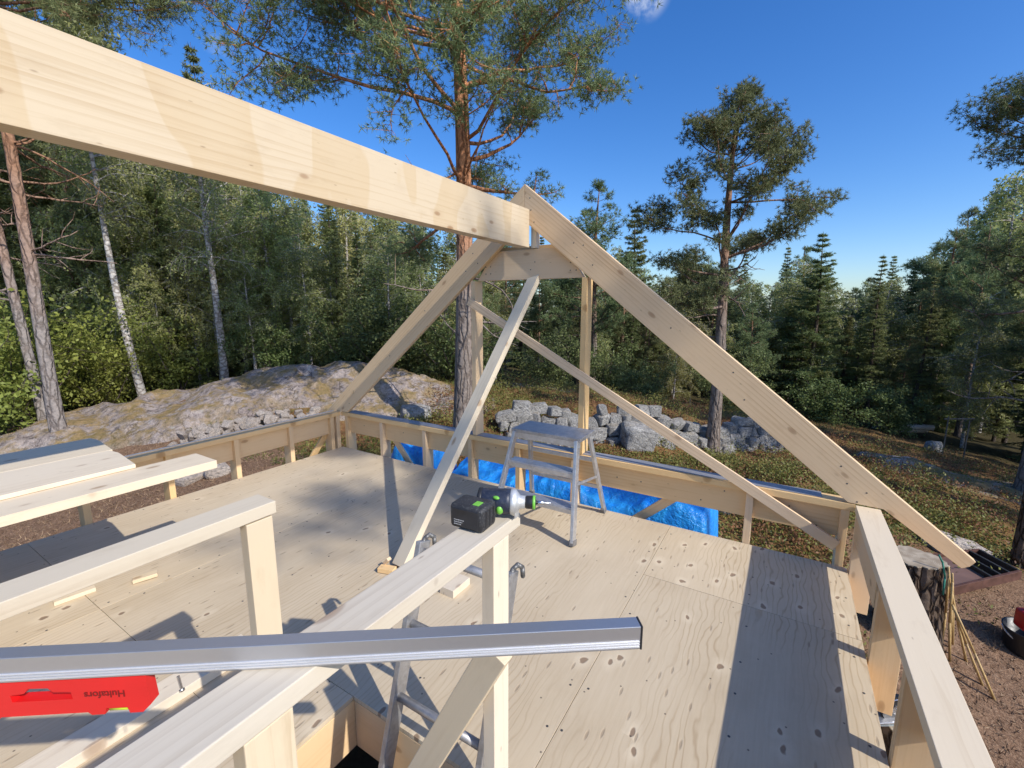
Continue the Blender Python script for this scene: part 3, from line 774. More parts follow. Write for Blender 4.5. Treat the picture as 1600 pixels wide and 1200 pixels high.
prism_xz("collar_beam", [(-2.42, 1.842), (-1.40, 1.842), (-1.57, 2.085), (-2.25, 2.085)], G + 0.050, G + 0.095, (1, 0, 0), WOOD, roof)
prism_xz("collar_beam", [(-2.36, 1.90), (-1.46, 1.90), (-1.60, 2.118), (-2.22, 2.118)], G + 0.098, G + 0.143, (1, 0, 0), WOOD, roof)
lumber("king_post", (-1.845, G + 0.115 - 0.05, 2.089), (-1.845, G + 0.115 - 0.05, 2.40), 0.030 * 2, 0.05, (0, 1, 0), WOOD_GREY, roof)
for x in (-2.440, -1.378):
    lumber("post", (x, G + 0.062, PZ + 0.008), (x, G + 0.062, 1.839), 0.116, 0.045, (0, 1, 0), WOOD, roof)
lumber("brace", (-2.475, G - 0.014, 1.665), (0.37, G - 0.014, 0.135), 0.070, 0.022, (0, 0, 1), WOOD_PINE, roof)
# long prop from the floor cleat up behind the collar beam
lumber("prop", (-1.945, 1.845, 0.012), (-1.845, G + 0.185, 1.99), 0.110, 0.045, (1, -0.25, 0), WOOD_GREY, roof)

# nail and screw heads where the members meet
nail_me = screw_me.copy(); nail_me.name = "nail"
def nails(pts, y, rad=1.0):
    for x, z in pts:
        M_ = Matrix.Translation((x, y, z)) @ Matrix.Rotation(math.pi / 2, 4, 'X') @ Matrix.Diagonal((rad, rad, 1, 1))
        o = obj_me("nail", nail_me, roof); o.matrix_local = parent_local(roof, M_)
rn = random.Random(3)
def raf(t, u):                                   # t along the right rafter from the peak, u across its depth
    x = CX + t; return (x, AZ - SL * t - VD * u)
nails([raf(a, b_) for a, b_ in ((0.05, .25), (0.06, .55), (0.09, .8), (0.44, .45), (0.47, .75), (0.52, .3), (0.60, .6), (2.26, .35), (2.30, .6), (2.36, .8), (2.40, .45), (1.2, .5), (1.62, .3), (1.7, .7))], G + 0.0005)
nails([(2 * CX - x, z) for x, z in [raf(a, b_) for a, b_ in ((0.47, .75), (0.52, .3), (0.60, .6), (1.1, .4), (1.6, .6), (2.2, .4), (2.28, .7))]], G + 0.0005)
nails([(x, z) for x in (-2.33, -2.28, -1.52, -1.47) for z in (1.90, 1.96, 2.02)] + [(-1.88, 1.92), (-1.84, 1.98)], G + 0.0495)
nails([(x + rn.uniform(-.03, .03), rn.uniform(0.21, 0.35)) for x in (-4.0, -3.4, -2.8, -2.2, -1.7, -1.1, -0.9, -0.45, -0.3, 0.1, 0.25)], G + 0.0445)
cleat = empty("nailed_cleat", (-1.99, 1.79, 0), 0, "small split wood cleat on the plywood at the foot of the long prop", "wood block")
lumber("block", (-2.03, 1.76, 0.018), (-1.93, 1.79, 0.018), 0.05, 0.03, (0, 1, 0), WOOD, cleat)
lumber("block", (-2.02, 1.80, 0.035), (-1.985, 1.80, 0.075), 0.03, 0.02, (0, 1, 0), WOOD, cleat)

# ------------------------------------------------------------------ stair rails round the hatch
RZ = 1.05
rail1 = empty("stair_rail", (-0.627, 0.90, 0), 0, "near timber stair rail with the cordless drill lying on its end", "rail", "timber rails round the stair hatch")
lumber("rail_plate", (-0.628, -1.6, RZ - 0.0185), (-0.628, 1.000, RZ - 0.0185), 0.091, 0.037, (1, 0, 0), WOOD_GREY, rail1)
lumber("post", (-0.6015, 0.905, 0.001), (-0.6015, 0.905, RZ - 0.0375), 0.072, 0.037, (0, 1, 0), WOOD_PALE, rail1)
lumber("post", (-0.6015, 0.294, 0.001), (-0.6015, 0.294, RZ - 0.0375), 0.072, 0.037, (0, 1, 0), WOOD_PALE, rail1)
lumber("brace", (-0.560, 0.849, 0.750), (-0.860, 0.846, 0.165), 0.078, 0.037, (1, 0, 0.6), WOOD_PALE, rail1)
rail2 = empty("stair_rail", (-1.27, 0.65, 0), 0, "farther timber stair rail with one wide figured post, at left", "rail", "timber rails round the stair hatch")
lumber("rail_plate", (-1.271, -1.6, RZ - 0.0185), (-1.271, 0.696, RZ - 0.0185), 0.091, 0.037, (1, 0, 0), WOOD_GREY, rail2)
lumber("post", (-1.2445, 0.646, -0.24), (-1.2445, 0.646, RZ - 0.041), 0.074, 0.037, (0, 1, 0), WOOD_PALE, rail2)

# ------------------------------------------------------------------ loose timber
o = lumber("plank", (-2.835, -1.2, 0.7225), (-2.835, 1.225, 0.7225), 0.24, 0.045, (1, 0, 0), WOOD_PALE, None)
tag(o, "long pale plank resting level in front of the left wall", "plank")
for y_ in (-0.55,):
    tr_ = empty("support_trestle", (-3.2, y_, 0), 0, "timber trestle carrying the plank and boards at far left", "trestle")
    lumber("beam", (-3.82, y_, 0.6695), (-2.70, y_, 0.6695), 0.06, 0.06, (0, 1, 0), WOOD, tr_)
    for x_ in (-3.65, -2.80):
        for dy in (-0.22, 0.22):
            lumber("leg", (x_, y_ + dy, 0.0), (x_, y_ + dy * 0.12, 0.637), 0.07, 0.035, (1, 0, 0), WOOD, tr_)
bxs = [(-3.155, 0.950, 0.42, "broad pale board lying beside the long plank at far left"), (-3.5805, 0.985, 0.425, "broad pale board at far left, its back edge in the ridge beam's shadow")]
for i, (bx, ye, w_, lb) in enumerate(bxs):
    L_ = ye + 1.2
    pts = [(0, -w_ / 2), (L_, -w_ / 2), (L_ + 0.012, -w_ / 2 + 0.10), (L_ - 0.02, w_ / 2), (0, w_ / 2)]
    M = frame((bx, -1.2, 0.7575), (0, 1, 0), (1, 0, 0))
    o = prism("board", pts, 0.022, M, WOOD_PALE, None)
    tag(o, lb, "board", "boards lying side by side at far left")
o = lumber("plank", (-2.07, -1.4, 0.024), (-2.07, 0.985, 0.024), 0.125, 0.045, (1, 0, 0), WOOD_PALE, None)
tag(o, "pale plank lying flat on the plywood behind the red spirit level", "plank")
o = lumber("offcut", (-1.52, 1.785, 0.0225), (-1.52, 1.94, 0.0225), 0.10, 0.045, (1, 0, 0), WOOD_PALE, None)
tag(o, "square timber offcut on the plywood behind the near stair rail", "offcut")
o = lumber("offcut", (-3.29, 0.60, 0.0125), (-3.27, 0.77, 0.0125), 0.045, 0.023, (1, 0, 0), WOOD_PALE, None)
tag(o, "long thin pale offcut on the plywood beside the farther stair rail", "offcut")
o = lumber("offcut", (-3.17, 0.91, 0.014), (-3.13, 1.02, 0.018), 0.05, 0.022, (1, -0.3, 0), WOOD_PALE, None)
tag(o, "short wedge offcut tilted on the plywood left of the wide figured post", "offcut")
# ------------------------------------------------------------------ aluminium straightedge and red spirit level
def se_pt(s, z):                       # s metres from its right-hand end
    d = Vector((-0.744, -0.533, 0)).normalized()
    return Vector((-0.196, 0.822, z)) + d * s
SED = Vector((-0.744, -0.533, 0)).normalized(); SEN = Vector((0.533, -0.744, 0)).normalized()   # SEN faces the camera
sc_ = 0.015
RZ_KEEP = RZ; RZ = 0.927
se = empty("straightedge", se_pt(0, RZ), 0, "long aluminium straightedge with black end cap lying across the stair rails", "straightedge")
c0 = -SEN * sc_
lumber("profile", se_pt(0.004, RZ + 0.0255) + c0, se_pt(2.2, RZ + 0.0255) + c0, 0.050, 0.030, (0, 0, 1), ALU, se, 0.0012)
lumber("end_cap", se_pt(0.0, RZ + 0.0255) + c0, se_pt(0.0038, RZ + 0.0255) + c0, 0.0515, 0.0315, (0, 0, 1), BLACK, se, 0.0008)
for dz in (0.007, 0.0125, 0.018):
    lumber("groove_rib", se_pt(0.006, RZ + dz) + SEN * 0.0008, se_pt(2.18, RZ + dz) + SEN * 0.0008, 0.0020, 0.0030, (0, 0, 1), GROOVE, se, 0.0)

lv = empty("spirit_level", se_pt(0.92, RZ - 0.09), 0, "red plastic spirit level hanging under the aluminium straightedge", "spirit level")
def level_body():
    L = 1.0
    # outline in local X (leftwards from the right end), Y up
    outer = [(0.004, 0.0), (L, 0.0), (L, -0.076), (0.268, -0.076), (0.262, -0.070), (0.112, -0.070), (0.106, -0.076), (0.083, -0.076), (0.080, -0.064), (0.042, -0.064), (0.039, -0.076), (0.016, -0.076), (0.0, -0.060)]
    hole = [(0.136, -0.023), (0.240, -0.023), (0.240, -0.039), (0.136, -0.039)]
    hole = [(0.134, -0.040), (0.136, -0.026), (0.167, -0.024), (0.174, -0.015), (0.208, -0.014), (0.216, -0.024), (0.240, -0.026), (0.238, -0.040)]
    bm = bmesh.new(); es = []
    for loop in (outer, hole):
        v = [bm.verts.new((x, y, -0.011)) for x, y in loop]
        es += [bm.edges.new((v[i], v[(i + 1) % len(v)])) for i in range(len(v))]
    bmesh.ops.triangle_fill(bm, use_beauty=True, use_dissolve=True, edges=es)
    r = bmesh.ops.extrude_face_region(bm, geom=bm.faces[:])
    for v in [g for g in r["geom"] if isinstance(g, bmesh.types.BMVert)]: v.co.z = 0.011
    return bm
Mlv = frame(se_pt(0.905, RZ - 0.001) + c0, SED, (0, 0, 1))
o = obj_bm("body", level_body(), RED, lv); o.matrix_local = parent_local(lv, Mlv)
bm = bmesh.new(); bm_cyl(bm, (0.043, -0.071, 0), (0.079, -0.071, 0), 0.0065, seg=12)
o = obj_bm("vial", bm, VIAL, lv, True); o.matrix_local = parent_local(lv, Mlv)
bm = bmesh.new(); bm_box(bm, 0.0, 0.262, -0.070, -0.043, -0.0125, 0.0125, 0.003)
bm.free()
cu = bpy.data.curves.new("lettering", 'FONT'); cu.body = "Hultafors"; cu.size = 0.019; cu.extrude = 0.0002; cu.align_x = 'CENTER'; cu.align_y = 'CENTER'; cu.offset = 0.0004
to = bpy.data.objects.new("lettering_source", cu); COL.objects.link(to)
bpy.context.view_layer.update()
tm = bpy.data.meshes.new_from_object(to.evaluated_get(bpy.context.evaluated_depsgraph_get()))
bpy.data.objects.remove(to)
tm.name = "lettering"; tm.materials.clear(); tm.materials.append(TEXT_PRINT)
o = obj_me("lettering", tm, lv)
# upside down on the camera side of the level
o.matrix_local = parent_local(lv, frame(se_pt(0.905 + 0.078, RZ - 0.034) + c0 + SEN * 0.0114, SED, (0, 0, -1)))
bm = bmesh.new(); bm_cyl(bm, (0, 0, 0), (0.004, 0.001, -0.022), 0.0022, seg=8); bm_cyl(bm, (0.0039, 0.001, -0.0215), (0.0045, 0.0011, -0.024), 0.004, seg=8)
o = scr = obj_bm("hanging_screw", bm, STEEL, None)
tag(o, "small steel screw hanging under the straightedge beside the red level", "screw")

# ------------------------------------------------------------------ cordless drill on the rail end
dr = empty("cordless_drill", (-0.78, 1.09, RZ), 0, "black and lime green cordless drill with big battery on the stair rail end", "drill")
def rounded(name, x0, x1, y0, y1, z0, z1, bev, mat, M=None, parent=dr):
    bm = bmesh.new(); bm_box(bm, x0, x1, y0, y1, z0, z1, bev)
    o = obj_bm(name, bm, mat, parent, True)
    o.matrix_local = parent_local(parent, M if M is not None else Matrix())
    return o
Mb = Matrix.Translation((-0.793, 1.028, RZ + 0.001)) @ Matrix.Rotation(math.radians(4), 4, 'Z')
bat = rounded("battery", -0.060, 0.060, 0.0, 0.088, 0.0, 0.078, 0.012, BLACK_DUSTY, Mb)
def sub(o, parent_obj, Mworld):
    o.parent = parent_obj           # modelled in the parent's own frame
bm = bmesh.new(); bm_box(bm, -0.047, 0.047, -0.0035, 0.002, 0.010, 0.068, 0.002); o = obj_bm("battery_face", bm, BLACK, None, False); sub(o, bat, Mb)
bm = bmesh.new(); bm_box(bm, 0.012, 0.034, 0.020, 0.050, 0.0765, 0.0795, 0.001); o = obj_bm("release_button", bm, GREEN, None); sub(o, bat, Mb)
for k in range(3):
    bm = bmesh.new(); bm_box(bm, 0.0585, 0.0615, 0.018 + k * 0.022, 0.028 + k * 0.022, 0.012, 0.066, 0.001); o = obj_bm("grip_rib", bm, BLACK, None); sub(o, bat, Mb)
bm = bmesh.new()
for k in range(3):
    x = -0.040
    while x < -0.005 - 0.006 * k:
        w_ = random.uniform(0.002, 0.006); bm_box(bm, x, x + w_, -0.0040, -0.0030, 0.030 - k * 0.007, 0.0325 - k * 0.007); x += w_ + 0.002
o = obj_bm("printed_marks", bm, PAPER, None); sub(o, bat, Mb)
# motor body: axis runs to the right, away from the camera
mA = Vector((-0.826, 1.135, RZ + 0.052)); mB = Vector((-0.722, 1.186, RZ + 0.052)); ax = (mB - mA).normalized()
def lathe(name, prof, origin, axis, mat, parent=dr, seg=24):
    bm = bmesh.new(); M = axes_matrix(origin, Vector(origin) + Vector(axis), (0, 0, 1))[0]
    rings = []
    for (s, r) in prof:
        rings.append([bm.verts.new(M @ Vector((s, r * math.cos(2 * math.pi * k / seg), r * math.sin(2 * math.pi * k / seg)))) for k in range(seg)])
    for a, b_ in zip(rings, rings[1:]):
        for k in range(seg): bm.faces.new((a[k], a[(k + 1) % seg], b_[(k + 1) % seg], b_[k]))
    bm.faces.new(rings[0][::-1]); bm.faces.new(rings[-1])
    o = obj_bm(name, bm, mat, None, True)
    o.parent = parent
    o.matrix_local = parent_local(parent, Matrix())
    return o
lathe("motor_housing", [(0, 0.022), (0.004, 0.035), (0.012, 0.040), (0.050, 0.041), (0.098, 0.041), (0.112, 0.040)], mA, ax, NAVY)
lathe("motor_cap_ring", [(0.006, 0.0415), (0.010, 0.0425), (0.016, 0.0425), (0.018, 0.041)], mA, ax, BLACK)
lathe("gear_housing", [(0.110, 0.040), (0.114, 0.0425), (0.126, 0.041), (0.134, 0.031), (0.142, 0.022), (0.158, 0.020)], mA, ax, CAST)
lathe("chuck", [(0.158, 0.017), (0.162, 0.021), (0.184, 0.0215), (0.192, 0.018)], mA, ax, BLACK)
lathe("chuck_ring", [(0.182, 0.0222), (0.184, 0.0230), (0.190, 0.0226), (0.191, 0.019)], mA, ax, GREEN)
lathe("bit_holder", [(0.192, 0.007), (0.205, 0.007), (0.218, 0.006), (0.220, 0.003), (0.238, 0.0028), (0.242, 0.001)], mA, ax, STEEL)
# handle joins battery and motor
hp0 = Vector((-0.795, 1.100, RZ + 0.042)); hp1 = Vector((-0.768, 1.168, RZ + 0.048))
bm = bmesh.new(); M, L = axes_matrix(hp0, hp1, (1, 0, 0)); bm_box(bm, -0.01, L + 0.005, -0.028, 0.026, -0.030, 0.024, 0.012, M)
o = obj_bm("handle", bm, NAVY, None, True); o.parent = dr; o.matrix_local = parent_local(dr, Matrix())
for nm, c, s in (("trigger", (-0.741, 1.139, RZ + 0.038), (0.012, 0.014, 0.016)), ("direction_switch", (-0.752, 1.135, RZ + 0.077), (0.012, 0.008, 0.006))):
    bm = bmesh.new(); bmesh.ops.create_uvsphere(bm, u_segments=14, v_segments=8, radius=1.0)
    for v in bm.verts: v.co = Vector((c[0] + v.co.x * s[0], c[1] + v.co.y * s[1], c[2] + v.co.z * s[2]))
    o = obj_bm(nm, bm, GREEN, None, True); o.parent = dr; o.matrix_local = parent_local(dr, Matrix())
bm = bmesh.new(); bm_box(bm, -0.702, -0.699, 1.165, 1.190, RZ + 0.006, RZ + 0.060, 0.001)
o = obj_bm("belt_clip", bm, CAST, None); o.parent = dr; o.matrix_local = parent_local(dr, Matrix())

RZ = RZ_KEEP
for o_, p_ in ((se, (-0.160, 0.672, 1.0505)), (lv, (-0.792, 0.2155, 0.9775)), (dr, (-0.637, 0.8906, 1.0505))):
    o_.location = p_; o_.scale = (0.817, 0.817, 0.817)
scr.location = (-0.744, 0.250, 1.0495)

# ------------------------------------------------------------------ step stool
st = empty("step_stool", (-1.42, 2.98, 0), 0, "worn aluminium step stool with three treads standing on the plywood", "step stool")
SZ = 0.71
FL, FR, BL, BR = Vector((-1.79, 2.66, 0.0)), Vector((-1.135, 2.66, 0.0)), Vector((-1.79, 3.27, 0.0)), Vector((-1.135, 3.27, 0.0))
tFL, tFR, tBL, tBR = Vector((-1.695, 2.83, SZ - .02)), Vector((-1.195, 2.83, SZ - .02)), Vector((-1.695, 3.05, SZ - .02)), Vector((-1.195, 3.05, SZ - .02))
def w(o, parent):
    return o
lumber("top_tread", (-1.725, 2.955, SZ - 0.012), (-1.165, 2.955, SZ - 0.012), 0.275, 0.028, (0, 1, 0), ALU_DULL, st, 0.004)
lumber("top_skirt", (-1.722, 2.823, SZ - 0.045), (-1.168, 2.823, SZ - 0.045), 0.042, 0.006, (0, 0, 1), ALU_WORN, st, 0.001)
lumber("top_skirt", (-1.722, 3.087, SZ - 0.045), (-1.168, 3.087, SZ - 0.045), 0.042, 0.006, (0, 0, 1), ALU_WORN, st, 0.001)
for a, b_ in ((FL, tFL), (FR, tFR), (BL, tBL), (BR, tBR)):
    leg = lumber("leg", a + Vector((0, 0, 0.022)), b_, 0.056 if a.y < 2.8 else 0.042, 0.024, (0, 1, 0), ALU_WORN, st, 0.003)
    leg["label"] = "front leg carrying the treads" if a.y < 2.8 else "slimmer rear leg"
    ft = lumber("rubber_foot", a + Vector((0, 0, 0.001)), a.lerp(b_, 0.06), 0.064 if a.y < 2.8 else 0.05, 0.034, (0, 1, 0), RUBBER, None, 0.004)
    ft.parent = leg
    ft.matrix_local = axes_matrix(a + Vector((0, 0, 0.022)), b_, (0, 1, 0))[0].inverted() @ axes_matrix(a + Vector((0, 0, 0.001)), a.lerp(b_, 0.06), (0, 1, 0))[0]
def on_leg(a, b_, z): return a.lerp(b_, z / (SZ - .02))
for z in (0.235, 0.47):
    a = on_leg(FL, tFL, z); b_ = on_leg(FR, tFR, z)
    lumber("tread", a + Vector((0.01, 0.035, 0)), b_ + Vector((-0.01, 0.035, 0)), 0.095, 0.022, (0, 1, 0), ALU_WORN, st, 0.003)
    lumber("tread_lip", a + Vector((0.01, -0.014, -0.016)), b_ + Vector((-0.01, -0.014, -0.016)), 0.034, 0.005, (0, 0, 1), ALU_WORN, st, 0.001)
    a = on_leg(BL, tBL, z); b_ = on_leg(BR, tBR, z)
    lumber("cross_bar", a, b_, 0.030, 0.014, (0, 0, 1), ALU_WORN, st, 0.002)
for x in (-1.755, -1.16):
    lumber("side_stay", (x, 2.775, 0.40), (x, 3.17, 0.33), 0.018, 0.006, (0, 0, 1), ALU_WORN, st, 0.001)

# ------------------------------------------------------------------ ladder through the hatch
la = empty("ladder", (-0.955, 1.05, 0.0), 0, "grey aluminium ladder leaning up through the floor hatch", "ladder")
K = 0.30
def lp(x, z): return Vector((x, 1.052 + K * z - 0.035, z))
for x in (-1.155, -0.748):
    srl = lumber("side_rail", lp(x, -2.55), lp(x, 0.70), 0.062, 0.024, (0, 1, 0), ALU_DULL, la, 0.003)
    pts = [lp(x, 0.69), lp(x, 0.705) + Vector((0, 0.004, 0)), lp(x, 0.715) + Vector((0.008, 0.022, 0)), lp(x, 0.70) + Vector((0.018, 0.042, 0)), lp(x, 0.67) + Vector((0.022, 0.048, 0))]
    bm = bmesh.new()
    for a, b_ in zip(pts, pts[1:]):
        bm_cyl(bm, a, b_, 0.0085, seg=10); bmesh.ops.create_uvsphere(bm, u_segments=10, v_segments=6, radius=0.0085, matrix=Matrix.Translation(b_)); 
    o = obj_bm("hook", bm, simple("dark_hook_metal", (0.18, 0.175, 0.165), 0.5, 0.5, 0.2, 30.0), None, True); o.parent = srl; o.matrix_local = axes_matrix(lp(x, -2.55), lp(x, 0.70), (0, 1, 0))[0].inverted()
for z in (0.66, 0.40, 0.14, -0.12, -0.38, -0.64, -0.90, -1.16, -1.42, -1.68, -1.94, -2.2):
    bm = bmesh.new(); bm_cyl(bm, lp(-1.145, z), lp(-0.758, z), 0.0155, seg=14)
    o = obj_bm("rung", bm, ALU_DULL, None, True); o.parent = la; o.matrix_local = parent_local(la, Matrix())

# ------------------------------------------------------------------ blue tarpaulin over a pile behind the gable
def tarp(name, x0, x1, y0, y1, zt, zb_, seed, label, nx=110, ny=44, bulge=0.06):
    xs = np.linspace(x0 - 0.35, x1 + 0.12, nx); ys = np.linspace(y0 - 0.3, y1 + 0.4, ny)
    X, Y = np.meshgrid(xs, ys)
    def sm(t): t = np.clip(t, 0, 1); return t * t * (3 - 2 * t)
    ex = np.minimum(sm((X - x0 + 0.34) / 0.34), sm((x1 + 0.11 - X) / 0.10)); ey = np.minimum(sm((Y - y0 + 0.26) / 0.26), sm((y1 + 0.36 - Y) / 0.36))
    e = ex * ey
    gzv = ground_z(X, np.maximum(Y, 3.48)) + 0.02
    top = zt(X, Y)
    crease = np.abs(fbm(X * 2.2 + 0.8 * Y, Y * 1.6, 0, seed, 4)) * 0.16 + fbm(X * 7, Y * 5, 0, seed + 5, 3) * 0.035
    Z = gzv + (top - gzv) * e + (0.02 - crease) * (0.35 + 0.65 * e) 
    V = np.stack([X, np.maximum(Y, 3.47 + 0.01 * np.sin(X * 20)), Z], -1).reshape(-1, 3)
    i = np.arange(X.size).reshape(X.shape)
    F = np.stack([i[:-1, :-1], i[:-1, 1:], i[1:, 1:], i[1:, :-1]], -1).reshape(-1, 4)
    o = obj_me(name, mesh_np(name, V, F, TARP, True))
    return tag(o, label, "tarpaulin")
tarp("tarpaulin", -2.15, -0.47, 3.85, 4.45, lambda X, Y: -0.10 + 0.05 * (X + 1) + 0.16 * (Y - 3.9) + 0.04 * np.sin(X * 6), -1, 11, "large crumpled blue tarpaulin over a pile behind the gable wall")
tarp("tarpaulin", -3.95, -3.45, 3.80, 4.15, lambda X, Y: -0.02 + 0.08 * np.sin(X * 9) * np.cos(Y * 7), -1, 23, "small bunched blue tarpaulin end behind the left gable studs", 60, 40)
tarp("tarpaulin", -3.2, -2.2, 3.80, 4.3, lambda X, Y: -0.19 + 0.05 * (X + 3.2) + 0.02 * np.sin(X * 8), -1, 37, "low strip of blue tarpaulin seen under the long prop", 90, 40)

# ------------------------------------------------------------------ stump, canes, panel, bucket, saw
def ring_mesh(fn, nz, ns):
    V = []; 
    for k in range(nz):
        t = k / (nz - 1)
        for s in range(ns):
            V.append(fn(t, 2 * math.pi * s / ns))
    F = [(k * ns + s, k * ns + (s + 1) % ns, (k + 1) * ns + (s + 1) % ns, (k + 1) * ns + s) for k in range(nz - 1) for s in range(ns)]
    return np.array(V), np.array(F)
def cut_wood_mat():
    m, nd, lk, b = new_mat("sawn_end_grain")
    vec, raw = coords(nd, lk, (1, 1, 1), 0)
    wv = nd.new("ShaderNodeTexWave"); wv.wave_type = 'RINGS'; wv.rings_direction = 'Z'; wv.inputs["Scale"].default_value = 26; wv.inputs["Distortion"].default_value = 1.5
    lk.new(raw, wv.inputs["Vector"])
    r = ramp(nd, [(0.2, (0.50, 0.42, 0.31)), (0.9, (0.40, 0.32, 0.22))]); lk.new(wv.outputs["Fac"], r.inputs[0])
    n = noise(nd, lk, raw, 14.0, 5.0); rr = ramp(nd, [(0.35, (0.55, 0.5, 0.45)), (0.65, (1, 1, 1))]); lk.new(n, rr.inputs[0])
    lk.new(mixrgb(nd, lk, 'MULTIPLY', 0.8, r.outputs[0], rr.outputs[0]), b.inputs["Base Color"]); b.inputs["Roughness"].default_value = 0.85
    return m
CUT = cut_wood_mat()
def stump(name, x, y, ztop, r, label, seed, flare=1.35, tilt=0.0):
    zb_ = gz(x, y) - 0.12; H = ztop - zb_
    root = empty(name, (x, y, zb_), 0, label, "tree stump")
    def fn(t, a):
        rr = r * (1 + (flare - 1) * (1 - t) ** 3) * (1 + 0.06 * math.sin(3 * a + seed) + 0.05 * math.sin(7 * a + 2 * seed) + 0.035 * math.sin(17 * a + seed + 4 * t))
        if abs(math.sin(a * 11 + seed)) < 0.4: rr *= 0.965
        return (rr * math.cos(a), rr * math.sin(a), t * H + tilt * rr * math.cos(a) * t)
    V, F = ring_mesh(fn, 14, 66)
    obj_me("bark", mesh_np("bark", V, F, BARK_STUMP, True), root)
    bm = bmesh.new(); vs_ = [bm.verts.new((0.97 * fn(1, 2 * math.pi * s / 66)[0], 0.97 * fn(1, 2 * math.pi * s / 66)[1], fn(1, 2 * math.pi * s / 66)[2] + 0.008)) for s in range(66)]
    bm.faces.new(vs_); ret = bmesh.ops.extrude_face_region(bm, geom=bm.faces[:])
    for v in [g for g in ret["geom"] if isinstance(g, bmesh.types.BMVert)]: v.co.z -= 0.03
    obj_bm("sawn_top", bm, CUT, root)
    return root
stump("tree_stump", 1.225, 5.41, -0.735, 0.215, "tall bark-covered tree stump with pale sawn top beside the right wall", 1.3)
stump("chopping_stump", 0.86, 3.62, -1.12, 0.17, "short chopping stump under the circular saw", 4.0, 1.15)
stump("cut_trunk_stub", 2.93, 8.35, -0.70, 0.10, "grey cut trunk stub at the right edge in the heather", 2.2, 1.2)

canes = [((1.405, 5.22, -0.68), (1.62, 5.62, 0)), ((1.43, 5.20, -0.72), (1.66, 5.70, 0)), ((1.45, 5.21, -0.90), (1.73, 5.55, 0)), ((1.44, 5.19, -0.80), (1.58, 5.42, 0)),
         ((1.46, 5.17, -1.0), (1.80, 5.35, 0)), ((1.47, 5.18, -1.02), (1.86, 5.25, 0)), ((1.42, 5.24, -0.74), (1.53, 5.50, 0))]
clabs = ["leftmost tall cane", "second cane from the stump", "third cane in the bunch", "fourth cane in the bunch", "long cane leaning out to the right", "outermost cane leaning farthest right", "cane hugging the stump bark"]
for (a, b_), lb in zip(canes, clabs):
    bm = bmesh.new(); e = Vector((b_[0], b_[1], gz(b_[0], b_[1]) - 0.01)); a = Vector(a)
    mid = a.lerp(e, 0.5) + Vector((random.uniform(-.02, .02), random.uniform(-.02, .02), 0.015))
    bm_cyl(bm, a, mid, 0.009, 0.010, 8); bm_cyl(bm, mid, e, 0.010, 0.011, 8)
    tag(obj_bm("garden_cane", bm, BAMBOO, None, True), "dry yellow garden cane leaning on the tall stump, " + lb, "cane", "canes leaning on the tall stump")
bm = bmesh.new()
pr = [Vector((1.34, 5.27, -0.60)), Vector((1.37, 5.25, -0.66)), Vector((1.395, 5.23, -0.78)), Vector((1.40, 5.22, -0.95))]
for a, b_ in zip(pr, pr[1:]): bm_cyl(bm, a, b_, 0.008, seg=8)
tag(obj_bm("rope", bm, ROPE_GREEN, None, True), "short green rope hanging by the tall stump", "rope")

pn = empty("formwork_panel", (2.05, 7.05, -1.55), 0, "rusty brown framed formwork panel lying on the ground behind the stump", "panel")
zp = -1.545
A, B, C_, D_ = Vector((1.74, 6.50, zp)), Vector((2.60, 7.36, zp + 0.05)), Vector((2.36, 7.80, zp + 0.04)), Vector((1.46, 7.06, zp))
bm = bmesh.new(); f_ = bm.faces.new([bm.verts.new(p) for p in (A, A.lerp(B, 0.62), D_.lerp(C_, 0.62), D_)]); ret = bmesh.ops.extrude_face_region(bm, geom=[f_])
for v in [g for g in ret["geom"] if isinstance(g, bmesh.types.BMVert)]: v.co.z -= 0.02
o = obj_bm("sheet", bm, BROWN_PANEL, None); o.parent = pn; o.matrix_local = parent_local(pn, Matrix())
for a, b_ in ((A, B), (D_, C_)):
    lumber("frame_rail", a + Vector((0, 0, -0.01)), b_ + Vector((0, 0, -0.01)), 0.11, 0.03, (0, 0, 1), RUSTY, pn, 0.003)
for t in (0.0, 0.62, 0.74, 0.86, 0.985):
    lumber("cross_rail", A.lerp(B, t) + (D_ - A) * 0.02 + Vector((0, 0, 0.002)), D_.lerp(C_, t) - (D_ - A) * 0.02 + Vector((0, 0, 0.002)), 0.09, 0.028, (0, 0, 1), RUSTY if t == 0 else DARKMETAL, pn, 0.003)
bm = bmesh.new(); cc = Vector((1.70, 6.90, zp + 0.03))
prev = None
for k in range(15):
    a = math.pi * 1.3 * k / 14; p = cc + Vector((0.16 * math.cos(a), 0.12 * math.sin(a), 0.02 + 0.05 * math.sin(a)))
    if prev is not None: bm_cyl(bm, prev, p, 0.008, seg=8)
    prev = p
tag(obj_bm("cable_loop", bm, BLACK, None, True), "black cable loop on the brown formwork panel", "cable")

